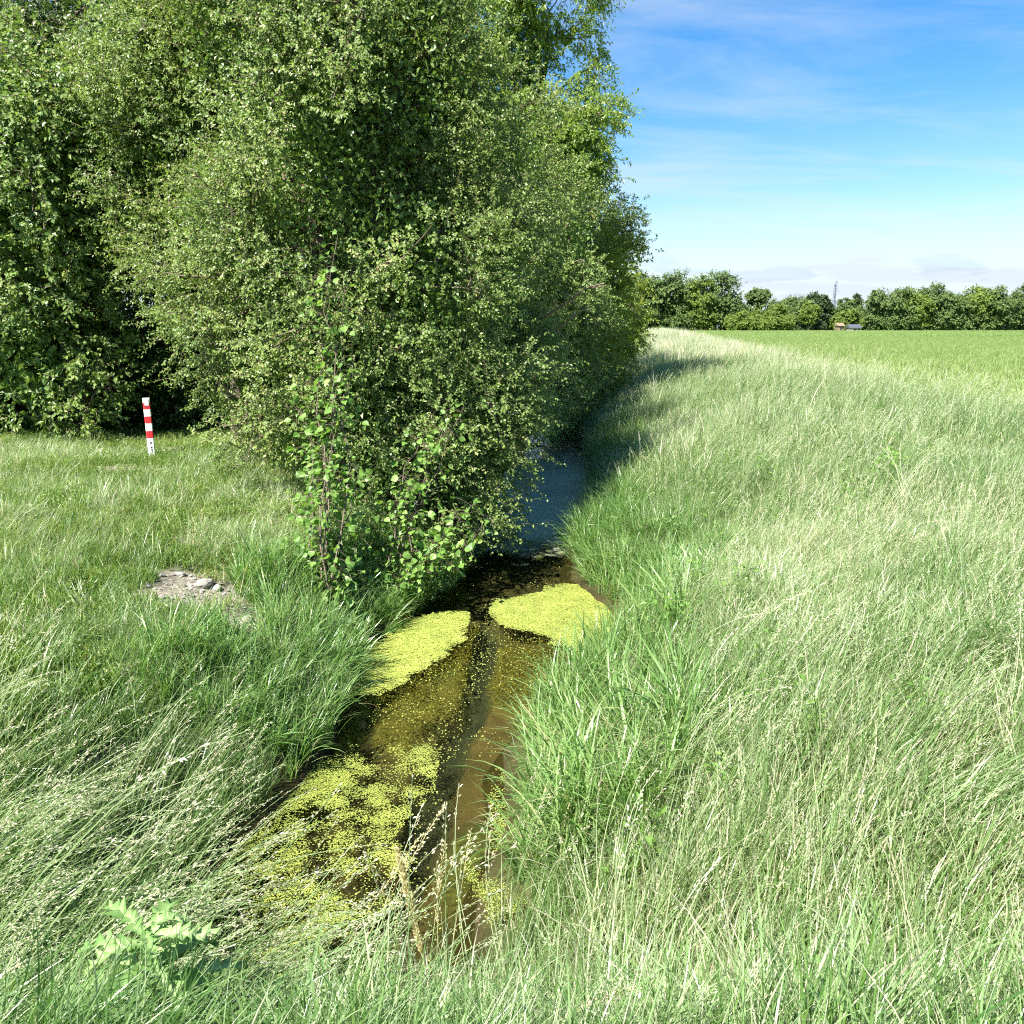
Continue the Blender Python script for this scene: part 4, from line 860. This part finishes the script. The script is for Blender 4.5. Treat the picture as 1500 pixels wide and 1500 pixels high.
# ------------------------------------------------------------------ striped post
pb = at(224, 676, 1.25); pz = gz(pb[0], pb[1])
PW = .105; root = empty('marker_post', (pb[0], pb[1], pz), math.radians(24)); tag(root, 'red and white striped marker post standing in the grass at the left', 'marker post')
M['wpaint'] = plain('white_paint', [(.30, (.42, .42, .36)), (.42, (.74, .74, .71)), (.7, (.80, .80, .78))], 16, .45, .1); M['rpaint'] = plain('red_paint', [(.30, (.30, .05, .04)), (.45, (.55, .03, .04)), (.7, (.60, .05, .05))], 16, .45, .1); M['ink'] = simple('black_ink', (.03, .03, .035), .6)
bands = [(-.3, .36, 0), (.36, .475, 1), (.475, .60, 0), (.60, .71, 1), (.71, .825, 0), (.825, .925, 1), (.925, 1.0, 0)]
def chbox(mb, h, z0, z1, ch=.012):
    a = [(-h+ch, -h), (h-ch, -h), (h, -h+ch), (h, h-ch), (h-ch, h), (-h+ch, h), (-h, h-ch), (-h, -h+ch)]
    V = [(q[0], q[1], z0) for q in a]+[(q[0], q[1], z1) for q in a]
    mb.add(V, None, [(i, (i+1) % 8, 8+(i+1) % 8, 8+i) for i in range(8)]); 
    top = [(q[0]*.9, q[1]*.9, z1+.004) for q in a]; mb.add(np.array([V[8+i] for i in range(8)]+top), None, [(i, (i+1) % 8, 8+(i+1) % 8, 8+i) for i in range(8)]); 
    mb.add(np.array(top), [(0, i, i+1) for i in range(1, 7)])
for z0, z1, rd in bands:
    mb = MB(); chbox(mb, PW/2, z0, z1-.0045); obj('red_band' if rd else 'white_band', mb.mesh('band'), M['rpaint' if rd else 'wpaint'], root)
mb = MB(); mb.box((-.030, -PW/2-.004, .885), (.030, -PW/2-.0005, .975)); obj('plate', mb.mesh('plate'), M['wpaint'], root)
mb = MB(); rng = np.random.default_rng(4)
for zc in (.905, ):
    pass
for zc in (.06, .085, .13, .165, .20, .275):
    mb = MB(); x0 = rng.uniform(-.02, .005); mb.box((x0, -PW/2-.003, zc), (x0+rng.uniform(.012, .026), -PW/2-.0005, zc+rng.uniform(.010, .02))); obj('marking', mb.mesh('marking'), M['ink'], root)

# ------------------------------------------------------------------ stones on the bare patch
def stone(px, py, zg, s, seed, label):
    import bmesh
    bm = bmesh.new(); bmesh.ops.create_icosphere(bm, subdivisions=3, radius=1)
    for v in bm.verts:
        c_ = np.array(v.co); n_ = noise3(c_*1.3+seed*7.3, seed)*.7+noise3(c_*3.1+seed, seed+3)*.3
        v.co = Vector(c_*(.65+.6*n_)); v.co.x *= s[0]; v.co.y *= s[1]; v.co.z *= s[2]
    me = bpy.data.meshes.new('stone'); bm.to_mesh(me); bm.free()
    q = atg(px, py); o = obj('stone', me, M['stone'], None, (q[0], q[1], gz(q[0], q[1])+s[2]*.12)); o.rotation_euler = (0, 0, seed)
    tag(o, label, 'stone', 'stones on the bare left bank')
for a in [(298, 856, 1.12, (.12, .08, .05), 1, 'largest whitish stone on the bare soil of the left bank'), (318, 862, 1.12, (.07, .05, .035), 2, 'smaller whitish stone touching the right of the largest stone'),
          (262, 842, 1.12, (.06, .05, .03), 3, 'pale stone behind and left of the largest stone'), (282, 895, 1.1, (.045, .04, .03), 4, 'pale stone in front of the largest stone'), (362, 908, 1.0, (.09, .06, .035), 5, 'flat pale stone at the right of the bare patch, near the reeds'), (238, 875, 1.12, (.05, .05, .03), 6, 'small pale stone at the left end of the bare patch')]: stone(*a)

n = 900; cc = bare_c[0]; x = rs.normal(cc[0]+.1, .55, n); y = rs.normal(cc[1]-.1, .45, n); k = bare(x, y) > .25; x, y = x[k], y[k]; n = len(x)
oct_ = np.array([(1, 0, 0), (0, 1, 0), (-1, 0, 0), (0, -1, 0), (0, 0, 1), (0, 0, -1)], float); s_ = rs.exponential(.006, n)+.004
Vr = (oct_[None]*rs.uniform(.6, 1.3, (n, 6, 1))*s_[:, None, None])+np.stack([x, y, ground_z(x, y)+s_*.3], -1)[:, None]
fo = np.array([(0, 1, 4), (1, 2, 4), (2, 3, 4), (3, 0, 4), (1, 0, 5), (2, 1, 5), (3, 2, 5), (0, 3, 5)]); Fr = (np.arange(n)[:, None, None]*6+fo[None]).reshape(-1, 3)
tag(obj('rubble', raw_mesh('rubble', Vr.reshape(-1, 3), Fr), M['stone']), 'crumbs of pale rubble and dry soil on the bare patch of the left bank', 'rubble', kind='stuff')

# ------------------------------------------------------------------ foreground plants
def lobed_leaf(mb, rng, base, az, L_len, W, arch, tone, teeth=6):
    k = teeth*2+1; t = np.linspace(0, 1, k); d = np.array([math.cos(az), math.sin(az), 0]); s = np.array([-d[1], d[0], 0]); up = np.array([0, 0, 1.])
    th = arch[0]-arch[1]*t; st = L_len/(k-1)
    px = np.concatenate([[0], np.cumsum(np.cos(th[:-1])*st)]); pz = np.concatenate([[0], np.cumsum(np.sin(th[:-1])*st)])
    ctr = np.asarray(base)+px[:, None]*d+pz[:, None]*up
    env = W*np.sin(PI*np.clip(t*.92+.06, 0, 1))**.8; tooth = np.where(np.arange(k) % 2 == 1, 1.0, .32); hw_ = env*tooth*rng.uniform(.85, 1.15, k)
    fw = np.where(np.arange(k) % 2 == 1, .5*L_len/teeth, 0)
    lft = ctr+s*hw_[:, None]+d*fw[:, None]+up*(hw_*.35)[:, None]; rgt = ctr-s*hw_[:, None]+d*fw[:, None]+up*(hw_*.35)[:, None]
    V = np.stack([lft, ctr, rgt], 1).reshape(-1, 3); F = []
    for i in range(k-1): F += [(3*i, 3*i+1, 3*i+4, 3*i+3), (3*i+1, 3*i+2, 3*i+5, 3*i+4)]
    tt = np.tile([tone-.25, tone+.2, tone-.25], k)+rng.normal(0, .05, 3*k); mb.add(V+rng.normal(0, .003, V.shape), None, F, tt)
def thistle(name, label, loc, h, nleaf, Lr, W, seed, whole=1.0):
    rng = np.random.default_rng(seed); root = empty(name, loc); tag(root, label, 'thistle')
    mb = MB(); pts = wander(rng, (0, 0, -.05), (rng.normal(0, .04), rng.normal(0, .04), h), 7, .01); mb.tube(pts, np.linspace(.010, .005, 7), 6, .5); obj('stem', mb.mesh('stem', True), M['thistle'], root)
    for i in range(nleaf):
        u = (i+.5)/nleaf; b = [np.interp(u, np.linspace(0, 1, 7), pts[:, k]) for k in range(3)]
        mb = MB(); lobed_leaf(mb, rng, b, i*2.4+rng.normal(0, .3), rng.uniform(*Lr)*(1.1-.5*u), W*rng.uniform(.8, 1.2)*(1.1-.4*u), (rng.uniform(.3, .9), rng.uniform(.8, 1.7)), np.clip(rng.normal(.45, .2), 0, 1), 7)
        obj('leaf', mb.mesh('leaf'), M['thistle'], root)
q = atY(215, 1500, 1.95); thistle('thistle', 'large pale green thistle with jagged leaves standing near the left bank foreground', (q[0], q[1], gz(q[0], q[1])), .46, 38, (.22, .40), .05, 1)
q = atY(1195, 1500, 2.25); thistle('thistle', 'small whitish green thistle in the grass of the near right bank', (q[0], q[1], gz(q[0], q[1])), .35, 16, (.12, .2), .03, 2)
q = atY(300, 1560, 2.1); thistle('thistle', 'pale thistle with one long leaf, right of the large thistle', (q[0], q[1], gz(q[0], q[1])), .22, 12, (.26, .38), .05, 3)

# individual seed stalks in front of the water
def stalk(label, bpx, Yb, tip, head, n, spread, spl, tone=(.35, .4), rad=.0025, seed=1):
    rng = np.random.default_rng(seed); bxx = fx(bpx, Yb); B = np.array([bxx, Yb, gz(bxx, Yb)]); tip = np.array(tip); root = empty('seeding_grass_stalk', B)
    tag(root, label, 'grass stalk', 'seeding grass stalks before the water')
    t = np.linspace(0, 1, 12)[:, None]; mid = (B+tip)/2+np.array([0, 0, .08]); pts = (1-t)**2*B+2*t*(1-t)*mid+t**2*tip; pts -= B
    mb = MB(); mb.tube(pts, np.linspace(rad, rad*.5, 12), 5, tone[0]); obj('stem', mb.mesh('stem', True), M['seed'], root)
    mb = MB(); Lt = np.linalg.norm(tip-B); u = 1-head/Lt*rng.random(n); ctr = np.stack([np.interp(u, t[:, 0], pts[:, k]) for k in range(3)], -1); tan = nrm(pts[-1]-pts[-4])
    prof = np.sin(PI*np.clip((1-u)/(head/Lt), .04, 1))**.6
    off = nrm(rng.normal(0, 1, (n, 3)))*spread*prof[:, None]; leafcloud(mb, ctr+off*.4, nrm(tan*1.4+nrm(off)*.8), rng.normal(0, 1, (n, 3)), spl*rng.uniform(.7, 1.3, n), spl*.36*rng.uniform(.8, 1.2, n), np.clip(rng.normal(tone[1], .12, n), 0, 1))
    obj('seed_head', mb.mesh('seed_head'), M['seed'], root)
stalk('thick yellow green grass spike curving up left over the water', 640, 2.75, atY(582, 1245, 2.9), .52, 700, .022, .024, (.7, .62), .005, 1)
stalk('slim beige grass stalk right of the thick yellow spike, with open spikelets', 600, 2.8, atY(652, 1232, 3.0), .26, 60, .03, .018, (.4, .75), .002, 2)
stalk('tallest slim grass stalk before the water, its tip nearest the right bank', 628, 2.8, atY(690, 1215, 3.05), .22, 40, .022, .017, (.4, .8), .002, 3)
stalk('loosely open grass stalk close against the thick yellow spike', 632, 2.7, atY(640, 1262, 2.95), .30, 60, .035, .018, (.4, .85), .002, 4)
stalk('straw coloured grass stalk left of the thick yellow spike', 540, 2.7, atY(590, 1290, 2.95), .26, 50, .024, .016, (.4, .85), .002, 5)
stalk('long grass stalk bowing right, its straw head lying over the dark water', 420, 2.9, atY(652, 1178, 3.25), .42, 120, .026, .017, (.5, .95), .0024, 6)
stalk('second bowing straw grass head just below the long bowed one', 380, 2.9, atY(618, 1222, 3.2), .40, 110, .024, .017, (.5, .9), .0024, 7)
stalk('thick whitish grass head lying across the near right bank', 740, 1.75, atY(945, 1443, 2.05), .30, 420, .011, .016, (.7, .95), .004, 8)
# frothy yellow green bedstraw over the right water edge
rng = np.random.default_rng(9); q = at(745, 1345, .15); q[2] = gz(q[0], q[1]); root = empty('bedstraw_plant', q); tag(root, 'frothy yellow green bedstraw hanging over the right edge of the water', 'bedstraw')
st_, fl_ = MB(), MB()
for tip in [(676, 1262), (690, 1280), (700, 1300), (716, 1290), (730, 1300), (745, 1330), (760, 1322), (720, 1335)]:
    tp_ = atY(tip[0], tip[1], q[1]+rng.uniform(-.1, .1)); pl = wander(rng, q, tp_, 8, .012); st_.tube(pl-q, .0018, 4, .3)
    n = 420; u = rng.uniform(.35, 1, n)**.8; P = np.stack([np.interp(u, np.linspace(0, 1, 8), pl[:, k]) for k in range(3)], -1)-q+rng.normal(0, .022, (n, 3))
    leafcloud(fl_, P, rng.normal(0, 1, (n, 3)), rng.normal(0, 1, (n, 3)), rng.uniform(.005, .011, n), rng.uniform(.004, .008, n), rng.normal(.5, .2, n))
obj('stem', st_.mesh('stem'), M['hazel'], root); obj('blossom', fl_.mesh('blossom'), M['weed'], root)
# poppies
M['poppy'] = simple('poppy_red', (.60, .03, .015), .5)
def poppy(px, py, Y, label, s):
    p = atY(px, py, Y); zb = gz(p[0], p[1]); root = empty('poppy', (p[0], p[1], zb)); tag(root, label, 'flower', 'red poppies in the meadow')
    H = p[2]-zb; mb = MB(); mb.tube([(0, 0, 0), (.02, 0, H*.6), (0, 0, H)], .003, 4, .4); obj('stem', mb.mesh('stem'), M['hazel'], root)
    mb = MB()
    for k in range(5):
        a = k*2*PI/5; r = s; V = [(0, 0, 0)]+[(r*math.cos(a+b_)*f, r*math.sin(a+b_)*f, zz) for b_, f, zz in ((-.65, .7, .5*r), (-.3, 1, .62*r), (.3, 1, .6*r), (.65, .7, .5*r))]
        mb.add(np.array(V)+np.array([0, 0, H]), [(0, 1, 2), (0, 2, 3), (0, 3, 4)])
    obj('blossom', mb.mesh('blossom'), M['poppy'], root)
poppy(1221, 676, 11.5, 'red poppy in the middle of the right bank meadow', .04)
poppy(1300, 634, 13., 'red poppy in the meadow farther right and higher up', .04)
